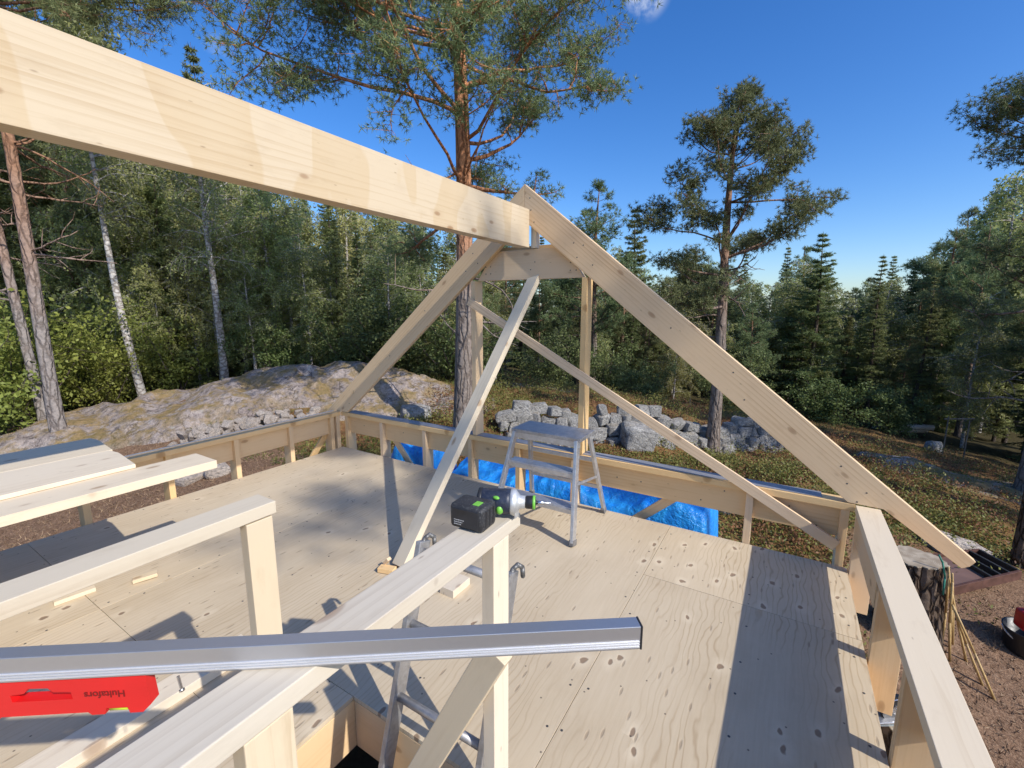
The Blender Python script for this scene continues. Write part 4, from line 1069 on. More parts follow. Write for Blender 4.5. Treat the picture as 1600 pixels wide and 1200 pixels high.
bk = empty("bucket", (2.30, 6.10, gz(2.30, 6.10)), 0, "black rubber bucket with a pale handle at the right edge", "bucket")
def latho(name, prof, mat, parent, seg=28):
    bm = bmesh.new(); rings = [[bm.verts.new((r * math.cos(2 * math.pi * k / seg), r * math.sin(2 * math.pi * k / seg), z)) for k in range(seg)] for z, r in prof]
    for a, b_ in zip(rings, rings[1:]):
        for k in range(seg): bm.faces.new((a[k], a[(k + 1) % seg], b_[(k + 1) % seg], b_[k]))
    bm.faces.new(rings[0][::-1]); bm.faces.new(rings[-1])
    return obj_bm(name, bm, mat, parent, True)
latho("tub", [(0.0, 0.15), (0.02, 0.165), (0.22, 0.19), (0.235, 0.20), (0.245, 0.20), (0.24, 0.185), (0.06, 0.16)], BLACK, bk)
bm = bmesh.new(); prev = None
for k in range(17):
    a = math.pi * k / 16; p = Vector((0.20 * math.cos(a), 0.20 * math.sin(a) * -0.75, 0.235 - 0.10 * math.sin(a)))
    if prev is not None: bm_cyl(bm, prev, p, 0.007, seg=8)
    prev = p
obj_bm("handle", bm, simple("pale_wire", (0.6, 0.58, 0.52), 0.5), bk, True)
jc = empty("petrol_can", (2.30, 6.10, gz(2.30, 6.10) + 0.24), 0.3, "red petrol can standing on the black bucket at the right edge", "can")
bm = bmesh.new(); bm_box(bm, -0.11, 0.11, -0.07, 0.07, 0.012, 0.20, 0.02); obj_bm("body", bm, simple("red_can", (0.42, 0.012, 0.012), 0.4), jc, True)
bm = bmesh.new(); bm_box(bm, -0.07, 0.05, -0.015, 0.015, 0.235, 0.255, 0.006); bm_box(bm, -0.07, -0.05, -0.014, 0.014, 0.19, 0.24); bm_box(bm, 0.03, 0.05, -0.014, 0.014, 0.19, 0.24); obj_bm("handle", bm, BLACK, jc)
bm = bmesh.new(); bm_cyl(bm, (0.08, 0, 0.19), (0.13, 0, 0.27), 0.018, 0.012, 12); obj_bm("spout", bm, BLACK, jc, True)

gr = lumber("guide_rail", (0.66, 3.47, -1.098), (1.07, 3.74, -1.098), 0.13, 0.012, (-0.5, 0.7, 0), GUIDE, None, 0.001)
tag(gr, "pale aluminium saw guide rail seen between the right wall studs", "guide rail")
sw = empty("circular_saw", (0.80, 3.58, -1.08), math.radians(35), "black and silver circular saw standing on the guide rail by the right wall", "saw")
bm = bmesh.new(); bm_box(bm, -0.14, 0.14, -0.08, 0.08, -0.006, 0.006, 0.003); obj_bm("base_plate", bm, ALU, sw)
bm = bmesh.new(); bm_cyl(bm, (0, -0.045, 0.065), (0, -0.015, 0.065), 0.095, seg=32); obj_bm("blade_guard", bm, BLACK, sw, False)
bm = bmesh.new(); bm_cyl(bm, (0, -0.049, 0.065), (0, -0.0455, 0.065), 0.030, seg=20); bm_cyl(bm, (0, -0.053, 0.065), (0, -0.049, 0.065), 0.012, seg=12); obj_bm("arbor_washer", bm, STEEL, sw)
bm = bmesh.new()
for k in range(16):
    a0 = math.radians(20 + k * 8); a1 = math.radians(20 + (k + 1) * 8)
    bm_cyl(bm, (0.078 * math.cos(a0), -0.047, 0.065 + 0.078 * math.sin(a0)), (0.078 * math.cos(a1), -0.047, 0.065 + 0.078 * math.sin(a1)), 0.004, seg=6)
obj_bm("depth_scale", bm, STEEL, sw)
bm = bmesh.new(); bm_cyl(bm, (0.0, -0.012, 0.085), (0.0, 0.12, 0.085), 0.045, seg=20); obj_bm("motor", bm, NAVY, sw, True)
bm = bmesh.new(); bm_box(bm, -0.16, -0.02, 0.0, 0.035, 0.13, 0.165, 0.012); bm_box(bm, -0.17, -0.135, 0.0, 0.035, 0.05, 0.16, 0.012); obj_bm("handle", bm, BLACK, sw, True)
# ------------------------------------------------------------------ rocks
def seg_dist(X, Y, pts):
    d = np.full(X.shape, 1e9)
    for (ax_, ay_), (bx_, by_) in zip(pts, pts[1:]):
        dx, dy = bx_ - ax_, by_ - ay_
        t = np.clip(((X - ax_) * dx + (Y - ay_) * dy) / (dx * dx + dy * dy), 0, 1)
        d = np.minimum(d, np.hypot(X - ax_ - t * dx, Y - ay_ - t * dy))
    return d
def outcrop(name, pts, rad, label, seed, lift=0.10, amp=0.30, step=0.07, mat=None):
    P = np.array(pts); lo = P.min(0) - rad - 0.6; hi = P.max(0) + rad + 0.6
    X, Y = np.meshgrid(np.arange(lo[0], hi[0], step), np.arange(lo[1], hi[1], step))
    d = seg_dist(X, Y, pts) + 0.55 * fbm(X * 0.8, Y * 0.8, 0, seed)
    e = np.clip((rad - d) / 0.7, -1, 1)
    rid = 1 - np.abs(fbm(X * 0.55 + 0.3 * Y, Y * 0.9, 0, seed + 3, 5)) * 2
    crackn = np.abs(fbm(X * 0.9, Y * 0.55, 0, seed + 8, 4))
    crack = np.where(crackn < 0.035, -0.10 * (1 - crackn / 0.035), 0)
    step_n = np.round(fbm(X * 0.5, Y * 0.5, 0, seed + 12, 2) * 4) / 4
    Z = ground_base(X, Y) + np.where(e > 0, lift * np.sqrt(np.maximum(e, 0)), 0.45 * e) + np.clip(e + 0.2, 0, 1) * (amp * 0.6 * rid + amp * 0.5 * step_n + crack + 0.05 * fbm(X * 3.4, Y * 3.4, 0, seed + 4, 4))
    keep = e > -0.95
    i = np.arange(X.size).reshape(X.shape)
    F = np.stack([i[:-1, :-1], i[:-1, 1:], i[1:, 1:], i[1:, :-1]], -1)
    kq = keep[:-1, :-1] & keep[:-1, 1:] & keep[1:, 1:] & keep[1:, :-1]
    F = F[kq]
    used = np.unique(F); remap = np.zeros(X.size, int); remap[used] = np.arange(len(used))
    V = np.stack([X, Y, Z], -1).reshape(-1, 3)[used]
    o = obj_me(name, mesh_np(name, V, remap[F], mat or ROCK, True))
    return tag(o, label, "rock")
outcrop("rock_outcrop", [(-13.2, 2.9), (-12.2, 3.8), (-11.2, 4.6), (-10.2, 5.7), (-9.5, 6.5), (-8.8, 7.2), (-8.1, 7.75)], 1.35, "long grey and mossy rock outcrop sloping behind the left wall", 5)
outcrop("rock_outcrop", [(-7.9, 7.8), (-7.0, 7.7), (-6.4, 8.1)], 0.85, "pale lichened rock hump crossed by branch shadows, left of the big pine", 15, 0.14, 0.2)
outcrop("rock_outcrop", [(-6.9, 11.3), (-5.6, 12.3)], 0.7, "low pale rock slab on the terrace behind the stone wall", 25, 0.08, 0.12)
outcrop("rock_outcrop", [(2.6, 13.2), (3.5, 12.6), (4.2, 12.8)], 0.8, "dark broken rock ledge on the right slope before the forest", 35, 0.12, 0.25)

def stone_mesh(seed, sub_=1):
    r = np.random.default_rng(seed)
    bm = bmesh.new()
    n = 22
    for k in range(n):
        u = r.normal(size=3); u /= np.linalg.norm(u)
        p = np.sign(u) * np.abs(u) ** 0.42
        p *= r.uniform(0.82, 1.0)
        bm.verts.new(p * 0.5)
    res = bmesh.ops.convex_hull(bm, input=bm.verts[:])
    loose = [v for v in bm.verts if not v.link_faces]
    bmesh.ops.delete(bm, geom=loose, context='VERTS')
    bmesh.ops.bevel(bm, geom=bm.edges[:], offset=0.022, segments=1, affect='EDGES')
    me = bpy.data.meshes.new("stone"); bm.to_mesh(me); bm.free()
    return me
STONES = [stone_mesh(100 + k) for k in range(9)]
for m_ in STONES: m_.materials.append(STONE)
PEBS = [m_.copy() for m_ in STONES[:6]]
for m_ in PEBS: m_.materials.clear(); m_.materials.append(PEBBLE)
r4 = random.Random(4)
sw_ = empty("stone_wall", (-2.8, 9.7, -1.4), 0, "low dry stone wall of stacked grey stones behind the gable", "stone wall")
wp = [Vector((-5.35, 7.85, 0)), Vector((-3.85, 8.95, 0)), Vector((-2.15, 10.35, 0)), Vector((-1.1, 11.35, 0)), Vector((0.1, 12.75, 0))]
def along(pts, s):
    for a, b_ in zip(pts, pts[1:]):
        L = (b_ - a).length
        if s <= L: return a.lerp(b_, s / L), (b_ - a).normalized()
        s -= L
    return pts[-1], (pts[-1] - pts[-2]).normalized()
tot = sum((b_ - a).length for a, b_ in zip(wp, wp[1:]))
sw_inv = Vector(sw_.location)
for course in range(4):
    s = r4.uniform(0, 0.2)
    while s < tot:
        L = r4.uniform(0.24, 0.55) * (1.0 if course < 2 else 0.9)
        p, t = along(wp, s + L / 2)
        hgt = r4.uniform(0.22, 0.34)
        if course == 3 and r4.random() < 0.45: s += L; continue
        nrm = Vector((t.y, -t.x, 0))
        q = p + nrm * (0.18 - 0.09 * course + r4.uniform(-0.06, 0.06))
        z = gz(q.x + nrm.x * 0.25, q.y + nrm.y * 0.25) + 0.05 + course * 0.185 + r4.uniform(-0.03, 0.03)
        obj_me("stone", r4.choice(STONES), sw_, Vector((q.x, q.y, z)) - sw_inv, (r4.uniform(-.2, .2), r4.uniform(-.2, .2), math.atan2(t.y, t.x) + r4.uniform(-.25, .25)), (L * 1.08, r4.uniform(0.3, 0.45), hgt * 1.12))
        s += L * 0.86
sp = empty("stone_pile", (-8.8, 4.4, -0.9), 0, "pile of small pale field stones at the foot of the rock outcrop", "stone pile")
for k in range(120):
    t = r4.random(); off = r4.gauss(0, 0.13)
    x = -9.35 + 1.45 * t + off * 0.8; y = 3.55 + 1.9 * t - off * 0.7
    s = r4.uniform(0.10, 0.23)
    z = gz(x, y) + s * 0.25 + max(0, 0.2 - abs(off) * 0.4) * r4.random() + 0.14
    obj_me("stone", r4.choice(PEBS), sp, Vector((x, y, z)) - Vector(sp.location), (r4.uniform(0, 6), r4.uniform(-.4, .4), r4.uniform(0, 6)), (s, s * r4.uniform(.7, 1), s * r4.uniform(.5, .8)))
def boulder(name, x, y, s, label, mesh=None, dz=0.1, rz=0.0, mat=STONE):
    bm = bmesh.new(); bm.from_mesh(mesh or STONES[0])
    bmesh.ops.subdivide_edges(bm, edges=bm.edges[:], cuts=2, use_grid_fill=True)
    for v in bm.verts:
        n = float(fbm(np.array([v.co.x * 3 + x]), np.array([v.co.y * 3 + y]), np.array([v.co.z * 3]), 4, 3)[0])
        v.co *= 1 + 0.10 * n
    me = bpy.data.meshes.new(name); bm.to_mesh(me); bm.free()
    for p in me.polygons: p.use_smooth = True
    me.materials.append(mat)
    o = obj_me(name, me, None, (x, y, gz(x, y) + dz), (0.1, 0.1, rz), s)
    return tag(o, label, "boulder")
boulder("boulder", -2.55, 9.45, (0.95, 0.7, 0.75), "big rounded boulder set in front of the stone wall behind the stool", STONES[2], 0.22, 0.6)
boulder("boulder", -0.60, 6.55, (0.42, 0.55, 0.62), "upright grey boulder beside the right end of the big tarpaulin", STONES[4], 0.12, 0.3)
boulder("boulder", 1.05, 12.45, (0.55, 0.5, 0.5), "smooth white boulder at the right end of the stone wall", STONES[1], 0.1, 1.0)
boulder("boulder", 2.15, 7.95, (0.75, 0.5, 0.30), "flat pale rock in the heather behind the brown formwork panel", STONES[3], 0.05, 0.5, PEBBLE)
boulder("boulder", -6.75, 7.05, (0.75, 0.55, 0.42), "low rounded boulder between the rock hump and the big pine", STONES[5], 0.1, 0.9)
boulder("boulder", -6.2, 6.35, (0.6, 0.42, 0.34), "pale flat boulder in the moss in front of the big pine", STONES[6], 0.08, 0.4)
boulder("boulder", -7.85, 3.10, (0.52, 0.38, 0.26), "reddish flat stone on the bark litter under the left wall header, left of its twin", STONES[2], 0.06, 0.2, PEBBLE)
boulder("boulder", -7.55, 3.42, (0.42, 0.32, 0.24), "reddish flat stone on the bark litter under the left wall header, right of its twin", STONES[7], 0.06, 1.4, PEBBLE)
boulder("boulder", -4.75, 4.75, (0.62, 0.5, 0.55), "dark shaded boulder behind the left gable studs", STONES[8], 0.15, 0.2)
boulder("boulder", 4.0, 17.6, (0.5, 0.4, 0.4), "small pale boulder by the thin wooden frame at right", STONES[1], 0.1, 0.2)

# logs and thin frame on the right clearing
lg = empty("log_pile", (3.8, 21.7, gz(3.8, 21.7)), 0, "pale log pile on the clearing at right", "log pile")
for k in range(6):
    dz = 0.10 + 0.17 * (k // 3); a = Vector((3.0 + 0.05 * k, 21.2 + 0.22 * (k % 3), gz(3.8, 21.7) + dz)); b_ = a + Vector((1.75, 1.0, -0.02 * k))
    bm = bmesh.new(); bm_cyl(bm, a, b_, 0.10, 0.085, 12)
    o = obj_bm("log", bm, simple("debarked_log", (0.46, 0.40, 0.33), 0.8), None, True); o.parent = lg; o.matrix_local = parent_local(lg, Matrix())
FRAME_DARK = simple("old_grey_wood", (0.16, 0.14, 0.12), 0.8)
fr_ = empty("wooden_frame", (4.3, 17.3, gz(4.3, 17.3)), 0, "thin wooden frame of two posts and a crossbar at right", "frame")
for (x, y) in ((4.08, 17.14), (4.62, 17.5)):
    lumber("post", (x, y, gz(x, y) - 0.1), (x, y, gz(x, y) + 1.15), 0.028, 0.028, (1, 0, 0), FRAME_DARK, fr_)
lumber("crossbar", (3.98, 17.07, gz(4.3, 17.3) + 1.12), (4.72, 17.57, gz(4.3, 17.3) + 1.12), 0.03, 0.03, (0, 0, 1), FRAME_DARK, fr_)

# ------------------------------------------------------------------ trees
class Wood:
    """collects tapered tubes"""
    def __init__(s): s.V = []; s.F = []; s.n = 0
    def tube(s, P, R, sides=6):
        P = np.asarray(P, float); R = np.asarray(R, float); m = len(P)
        T = np.gradient(P, axis=0); T /= np.linalg.norm(T, axis=1)[:, None] + 1e-9
        ref = np.array([0, 0, 1.0]) if abs(T[0, 2]) < 0.9 else np.array([1.0, 0, 0])
        U = np.cross(T, ref); U /= np.linalg.norm(U, axis=1)[:, None] + 1e-9
        W = np.cross(T, U)
        a = np.linspace(0, 2 * np.pi, sides, endpoint=False)
        ring = P[:, None, :] + R[:, None, None] * (np.cos(a)[None, :, None] * U[:, None, :] + np.sin(a)[None, :, None] * W[:, None, :])
        s.V.append(ring.reshape(-1, 3))
        i = np.arange(m * sides).reshape(m, sides) + s.n
        j = np.roll(i, -1, axis=1)
        s.F.append(np.stack([i[:-1], j[:-1], j[1:], i[1:]], -1).reshape(-1, 4))
        s.n += m * sides
    def mesh(s, name, mat): return mesh_np(name, np.concatenate(s.V), np.concatenate(s.F), mat, True)

def unit(v): return v / (np.linalg.norm(v, axis=-1, keepdims=True) + 1e-9)

def needles(pos, axis, n, length, width, spread, r):
    """n thin triangles per tuft, fanned round axis"""
    m = len(pos)
    d = unit(axis[:, None, :] * (1 - spread) + unit(r.normal(size=(m, n, 3))) * spread)
    L = length * r.uniform(0.7, 1.25, size=(m, n, 1))
    side = unit(np.cross(d, r.normal(size=(m, n, 3)))) * width
    base = pos[:, None, :] + d * L * 0.08
    a = base - side * 0.5; b_ = base + side * 0.5; c = base + d * L
    V = np.stack([a, b_, c], 2).reshape(-1, 3)
    return V, np.arange(len(V)).reshape(-1, 3)

def leaves(pos, size, r, flat=0.3):
    m = len(pos)
    nn = unit(r.normal(size=(m, 3)) * 0.75 + np.array([0.35, -0.1, 0.6])); u = unit(np.cross(nn, r.normal(size=(m, 3)))); v = unit(np.cross(nn, u))
    s = size * r.uniform(0.7, 1.3, size=(m, 1))
    a = pos - u * s; b_ = pos + v * s * 0.55; c = pos + u * s; d = pos - v * s * 0.55
    V = np.stack([a, b_, c, d], 1).reshape(-1, 3)
    return V, np.arange(len(V)).reshape(-1, 4)

def limb(r, p0, d0, L, n=7, curl=0.0, wob=0.12, droop=0.0):
    P = [np.array(p0, float)]; d = np.array(d0, float)
    for k in range(n - 1):
        d = d + r.normal(size=3) * wob + np.array([0, 0, curl * (k / n) - droop])
        d = d / np.linalg.norm(d)
        P.append(P[-1] + d * L / (n - 1))
    return np.array(P)

def pine(seed, H, r0, cs, Rmax, lean=(0, 0), tufts=1.0, nlen=0.075, nwid=0.0105, dead=8, whorl=0.42, sparse=0.0, shape=0.6, nneedle=13, bias=(0, 0), umin=0.40):
    """Scots pine: bare trunk below cs (fraction), limbs that turn up and end in needle pads"""
    r = np.random.default_rng(seed)
    W = Wood()
    n = 22; t = np.linspace(0, 1, n)
    ph = r.uniform(0, 6, 4)
    TP = np.stack([lean[0] * t * H + 0.012 * H * np.sin(t * 5 + ph[0]) * t, lean[1] * t * H + 0.012 * H * np.sin(t * 4.3 + ph[1]) * t, t * H], -1)
    TR = r0 * (1 - t) ** 0.75 * 0.92 + r0 * 0.06; TR[0] *= 1.28; TR[1] *= 1.08
    W.tube(TP, TR, 14)
    tp = lambda q: np.array([np.interp(q, t, TP[:, k]) for k in range(3)])
    pos = []; axs = []
    z = cs
    while z < 0.985:
        q = (z - cs) / (1 - cs)
        prof = Rmax * (0.30 + 0.70 * math.sin(math.pi * min(1, (q * 0.80 + 0.20)) ** shape)) * (1.0 - 0.55 * max(0, q - 0.55) / 0.45)
        for k in range(int(r.integers(2, 5))):
            if r.random() < sparse: continue
            a = r.uniform(0, 2 * np.pi)
            el = r.uniform(-0.18, 0.26) + q * 0.45
            d = np.array([math.cos(a) * math.cos(el), math.sin(a) * math.cos(el), math.sin(el)])
            L = prof * r.uniform(0.55, 1.12) * (1 + bias[0] * math.cos(a) + bias[1] * math.sin(a))
            P = limb(r, tp(z), d, L, 8, curl=0.22, wob=0.13)
            rb = max(0.012, 0.30 * np.interp(z, t, TR)) * r.uniform(0.8, 1.3)
            W.tube(P, np.linspace(rb, 0.010, 8), 6)
            ns = max(3, int(L * 4.2))
            for s in range(ns):
                u = r.uniform(umin, 1.0) if s else 1.0
                i = u * 7; i0 = int(min(6, i)); p = P[i0] + (P[i0 + 1] - P[i0]) * (i - i0)
                td = unit(P[i0 + 1] - P[i0]); sd = unit(td * 0.7 + r.normal(size=3) * 0.65 + np.array([0, 0, 0.22]))
                l2 = L * r.uniform(0.14, 0.30) + 0.10
                P2 = limb(r, p, sd, l2, 5, curl=0.25, wob=0.2)
                W.tube(P2, np.linspace(max(0.007, rb * 0.35), 0.004, 5), 4)
                nt = int(max(4, 62 * l2 * tufts))
                uu = r.uniform(0.25, 1.05, nt) * 3.99; ii = np.minimum(uu.astype(int), 3)
                pp = P2[ii] + (P2[ii + 1] - P2[ii]) * (uu - ii)[:, None]
                spread = 0.06 + 0.17 * l2
                jit = np.clip(r.normal(size=(nt, 3)), -1.5, 1.5) * np.array([spread, spread, spread * 0.55])
                pos.append(pp + jit); axs.append(unit(jit * 1.2 + np.array([0, 0, 0.35]) * spread + unit(P2[ii + 1] - P2[ii]) * spread * 1.3))
                for j in range(0, nt, 4):
                    W.tube(np.stack([pp[j], pp[j] + jit[j] * 0.9]), [0.004, 0.002], 3)
        z += whorl / H * r.uniform(0.7, 1.3)
    for k in range(dead):
        zz = r.uniform(cs * 0.35, min(0.95, cs * 1.25)); a = r.uniform(0, 6.28)
        d = np.array([math.cos(a), math.sin(a), r.uniform(-0.25, 0.25)])
        P = limb(r, tp(zz), d, r.uniform(0.5, 1.0) * Rmax * 0.75, 8, wob=0.16)
        W.tube(P, np.linspace(0.024, 0.006, 8), 5)
        for j in range(4):
            q = P[int(r.integers(2, 7))]; W.tube(limb(r, q, unit(r.normal(size=3) + d), r.uniform(.2, .6), 5, wob=.2), np.linspace(.010, .003, 5), 4)
    pos = np.concatenate(pos); axs = np.concatenate(axs)
    V, F = needles(pos, axs, nneedle, nlen, nwid, 0.62, r)
    return W, V, F

def spruce(seed, H, r0, R, cs=0.03, dens=1.0, tri=0.13, wid=0.034, droop=0.10, ragged=0.25):
    r = np.random.default_rng(seed); W = Wood(); n = 12; t = np.linspace(0, 1, n)
    TP = np.stack([0.01 * H * np.sin(t * 4 + seed), 0.01 * H * np.cos(t * 3 + seed) - 0.01 * H * math.cos(seed), t * H], -1)
    W.tube(TP, r0 * (1 - t) + 0.006, 9)
    tp = lambda q: np.array([np.interp(q, t, TP[:, k]) for k in range(3)])
    A = []; Bx = []; 
    z = cs
    while z < 0.995:
        Lz = R * (1 - z) ** 0.78 * (1 if z > 0.15 else 0.75 + z)
        for k in range(int(r.integers(4, 7))):
            if z < 0.3 and r.random() < 0.3: continue
            a = r.uniform(0, 6.283); L = max(0.12, Lz * r.uniform(1 - ragged * 1.6, 1 + ragged * 0.5)); el = -0.12 + z * 0.75 + r.uniform(-.12, .12)
            P = limb(r, tp(z), [math.cos(a) * math.cos(el), math.sin(a) * math.cos(el), math.sin(el)], L, 6, curl=0.26, wob=0.05, droop=droop)
            W.tube(P, np.linspace(max(.006, r0 * .14), 0.003, 6), 4)
            m = int(max(4, L * 17 * dens)); u = np.sort(r.uniform(0.10, 1.0, m)) * 4.99; i = u.astype(int)
            p = P[i] + (P[i + 1] - P[i]) * (u - i)[:, None]; td = unit(P[i + 1] - P[i])
            side = unit(np.cross(td, np.array([0, 0, 1.0])))
            for sg in (-1, 1):
                wl_ = (0.10 + 0.22 * L * (1 - u / 6.2))[:, None] * r.uniform(0.5, 1.2, (m, 1))
                e = p + (side * sg * 0.75 + td * 0.55 + np.array([0, 0, -0.28]) + r.normal(size=(m, 3)) * 0.16) * wl_
                for f in (0.0, 0.33, 0.66, 1.0):
                    A.append(p + (e - p) * f); Bx.append(unit(e - p + r.normal(size=(m, 3)) * 0.05 + np.array([0, 0, -0.02])))
        z += 0.26 / H * r.uniform(0.8, 1.25)
    pos = np.concatenate(A); axs = np.concatenate(Bx)
    V, F = needles(pos, axs, 2, tri, wid, 0.36, r)
    return W, V, F

def birch(seed, H, r0, R, cs=0.25, leaf=0.034, dens=1.0, lean=(0, 0), weep=0.18):
    r = np.random.default_rng(seed); W = Wood(); n = 14; t = np.linspace(0, 1, n); ph = r.uniform(0, 6, 2)
    TP = np.stack([lean[0] * t * H + 0.02 * H * np.sin(t * 4 + ph[0]) * t, lean[1] * t * H + 0.02 * H * np.sin(t * 3.4 + ph[1]) * t, t * H], -1)
    W.tube(TP, r0 * (1 - t) ** 0.8 + 0.008, 10)
    tp = lambda q: np.array([np.interp(q, t, TP[:, k]) for k in range(3)])
    pos = []; z = cs
    while z < 1.0:
        q = (z - cs) / (1 - cs); Lz = R * (0.45 + 0.75 * math.sin(math.pi * min(1, q * 0.85 + 0.1)))
        for k in range(int(r.integers(2, 5))):
            a = r.uniform(0, 6.283); el = r.uniform(0.2, 0.9); L = Lz * r.uniform(0.5, 1.15)
            P = limb(r, tp(min(z, 0.999)), [math.cos(a) * math.cos(el), math.sin(a) * math.cos(el), math.sin(el)], L, 7, wob=0.14, droop=weep * 0.6)
            W.tube(P, np.linspace(max(.008, r0 * .22), .003, 7), 4)
            for s in range(int(3 + L * 5)):
                i = int(r.integers(1, 6)); p = P[i]; l2 = r.uniform(0.25, 0.7) * (0.5 + 0.5 * L)
                P2 = limb(r, p, unit(r.normal(size=3) + unit(P[i + 1] - P[i])), l2, 6, wob=0.18, droop=weep * 2.0)
                W.tube(P2, np.linspace(.005, .002, 6), 3)
                m = int(26 * l2 * dens) + 4; u = r.uniform(0, 4.99, m); ii = u.astype(int)
                pos.append(P2[ii] + (P2[ii + 1] - P2[ii]) * (u - ii)[:, None] + r.normal(size=(m, 3)) * 0.065)
        z += 0.30 / H * r.uniform(0.8, 1.2)
    V, F = leaves(np.concatenate(pos), leaf, r)
    return W, V, F

def bush(seed, H, R, leaf=0.04, stems=9, dens=1.0):
    r = np.random.default_rng(seed); W = Wood(); pos = []
    for k in range(stems):
        a = r.uniform(0, 6.283); el = r.uniform(0.7, 1.5); L = H * r.uniform(0.7, 1.1)
        P = limb(r, [0.1 * math.cos(a), 0.1 * math.sin(a), 0], [math.cos(a) * math.cos(el), math.sin(a) * math.cos(el), math.sin(el)], L, 7, wob=0.14)
        W.tube(P, np.linspace(0.016, 0.004, 7), 5)
        for s in range(9):
            i = int(r.integers(1, 7)); P2 = limb(r, P[i], unit(r.normal(size=3) + np.array([0, 0, .3])), R * r.uniform(.3, .75), 5, wob=.2)
            W.tube(P2, np.linspace(.006, .002, 5), 3)
            m = int(46 * dens); u = r.uniform(0.5, 3.99, m); ii = u.astype(int)
            pos.append(P2[ii] + (P2[ii + 1] - P2[ii]) * (u - ii)[:, None] + r.normal(size=(m, 3)) * 0.085)
    V, F = leaves(np.concatenate(pos), leaf, r)
    return W, V, F

def build_tree(name, gen, bark, leafmat, loc, label, cat="tree", group=None, rz=0.0, sc=(1, 1, 1)):
    W, V, F = gen
    root = empty(name, loc, rz, label, cat, group); root.scale = sc
    obj_me("trunk", W.mesh("trunk", bark), root)
    obj_me("crown", mesh_np("crown", V, F, leafmat), root)
    return root
# hero trees
build_tree("pine_tree", pine(3, 12.8, 0.185, 0.345, 3.05, lean=(0.012, 0.004), tufts=1.6, dead=9, whorl=0.36, shape=0.9, bias=(-0.08, -0.1), umin=0.52), BARK_PINE, NEEDLE_PINE,
           (-5.13, 6.60, gz(-5.13, 6.60) - 0.08), "tall Scots pine with orange upper trunk rising directly behind the gable")
build_tree("pine_tree", pine(12, 7.75, 0.15, 0.43, 1.75, lean=(0.0, 0.0), tufts=2.2, dead=9, whorl=0.33, shape=0.75, nlen=0.08, nwid=0.0125, umin=0.55), BARK_PINE_S, NEEDLE_PINE,
           (-1.27, 10.83, gz(-1.27, 10.83) - 0.08), "slender Scots pine against the blue sky right of the gable")
build_tree("pine_tree", pine(25, 9.2, 0.17, 0.42, 2.15, tufts=2.2, dead=9, whorl=0.36, shape=0.8), BARK_PINE_S, NEEDLE_PINE,
           (4.35, 12.75, gz(4.35, 12.75) - 0.1), "dark Scots pine cut off by the right edge of the picture")
build_tree("pine_tree", pine(31, 14.0, 0.125, 0.56, 2.6, lean=(-0.012, -0.012), tufts=1.2, dead=26, whorl=0.42, nlen=0.11), BARK_DEAD, NEEDLE_PINE,
           (-12.2, 2.72, gz(-12.2, 2.72) - 0.1), "pine with long bare grey branches standing on the left end of the rock outcrop")
build_tree("pine_tree", pine(37, 12.0, 0.10, 0.55, 2.0, lean=(-0.10, -0.02), tufts=1.0, dead=16, whorl=0.5, nlen=0.11), BARK_DEAD, NEEDLE_PINE,
           (-13.2, 2.78, gz(-13.2, 2.78) - 0.1), "leaning grey pine trunk at the left edge")
build_tree("birch_tree", birch(5, 8.6, 0.095, 1.5, cs=0.55, lean=(-0.17, -0.03), dens=1.0), BARK_BIRCH, LEAF_BIRCH,
           (-14.2, 4.85, gz(-14.2, 4.85) - 0.1), "white birch trunk leaning left behind the rock outcrop")
build_tree("birch_tree", birch(6, 7.6, 0.10, 1.5, cs=0.42, lean=(0.01, 0.0), dens=1.1), BARK_BIRCH, LEAF_BIRCH,
           (-13.35, 6.45, gz(-13.35, 6.45) - 0.1), "upright white birch behind the middle of the rock outcrop")
# pine outside the frame to the right; its crown dapples the loft floor
build_tree("pine_tree", pine(41, 18.4, 0.2, 0.84, 1.25, tufts=1.0, dead=3, whorl=0.40, sparse=0.05, nlen=0.11, bias=(0, -0.75)), BARK_PINE, NEEDLE_PINE,
           (13.2, 1.15, gz(13.2, 1.15) - 0.1), "tall pine beyond the right edge whose crown dapples the loft floor")

PROTO = {'S': [], 'P': [], 'B': []}
for k, (H, R, dn) in enumerate(((11.0, 1.9, 1.0), (9.5, 1.7, 1.0), (12.0, 1.6, 0.9), (10.0, 2.2, 1.0))):
    W_, V_, F_ = spruce(50 + k, H, 0.15, R, cs=(0.03, 0.06, 0.10, 0.03)[k], dens=dn)
    PROTO['S'].append((H, W_.mesh("trunk", BARK_SPRUCE), mesh_np("crown", V_, F_, NEEDLE_SPRUCE)))
for k, (H, R, cs) in enumerate(((10.0, 2.1, 0.40), (9.0, 1.9, 0.34), (10.5, 2.0, 0.48))):
    W_, V_, F_ = pine(60 + k, H, 0.15, cs, R, tufts=0.85, nlen=0.15, nwid=0.022, dead=10, whorl=0.42, nneedle=8)
    PROTO['P'].append((H, W_.mesh("trunk", BARK_DEAD if k == 2 else BARK_PINE_S), mesh_np("crown", V_, F_, NEEDLE_PINE)))
for k, (H, R, cs, wp_) in enumerate(((9.0, 1.7, 0.16, 0.18), (8.0, 1.9, 0.12, 0.26), (9.5, 1.5, 0.22, 0.14))):
    W_, V_, F_ = birch(70 + k, H, 0.09, R, cs=cs, leaf=0.055, dens=1.0, weep=wp_)
    PROTO['B'].append((H, W_.mesh("trunk", BARK_BIRCH), mesh_np("crown", V_, F_, LEAF_BIRCH)))
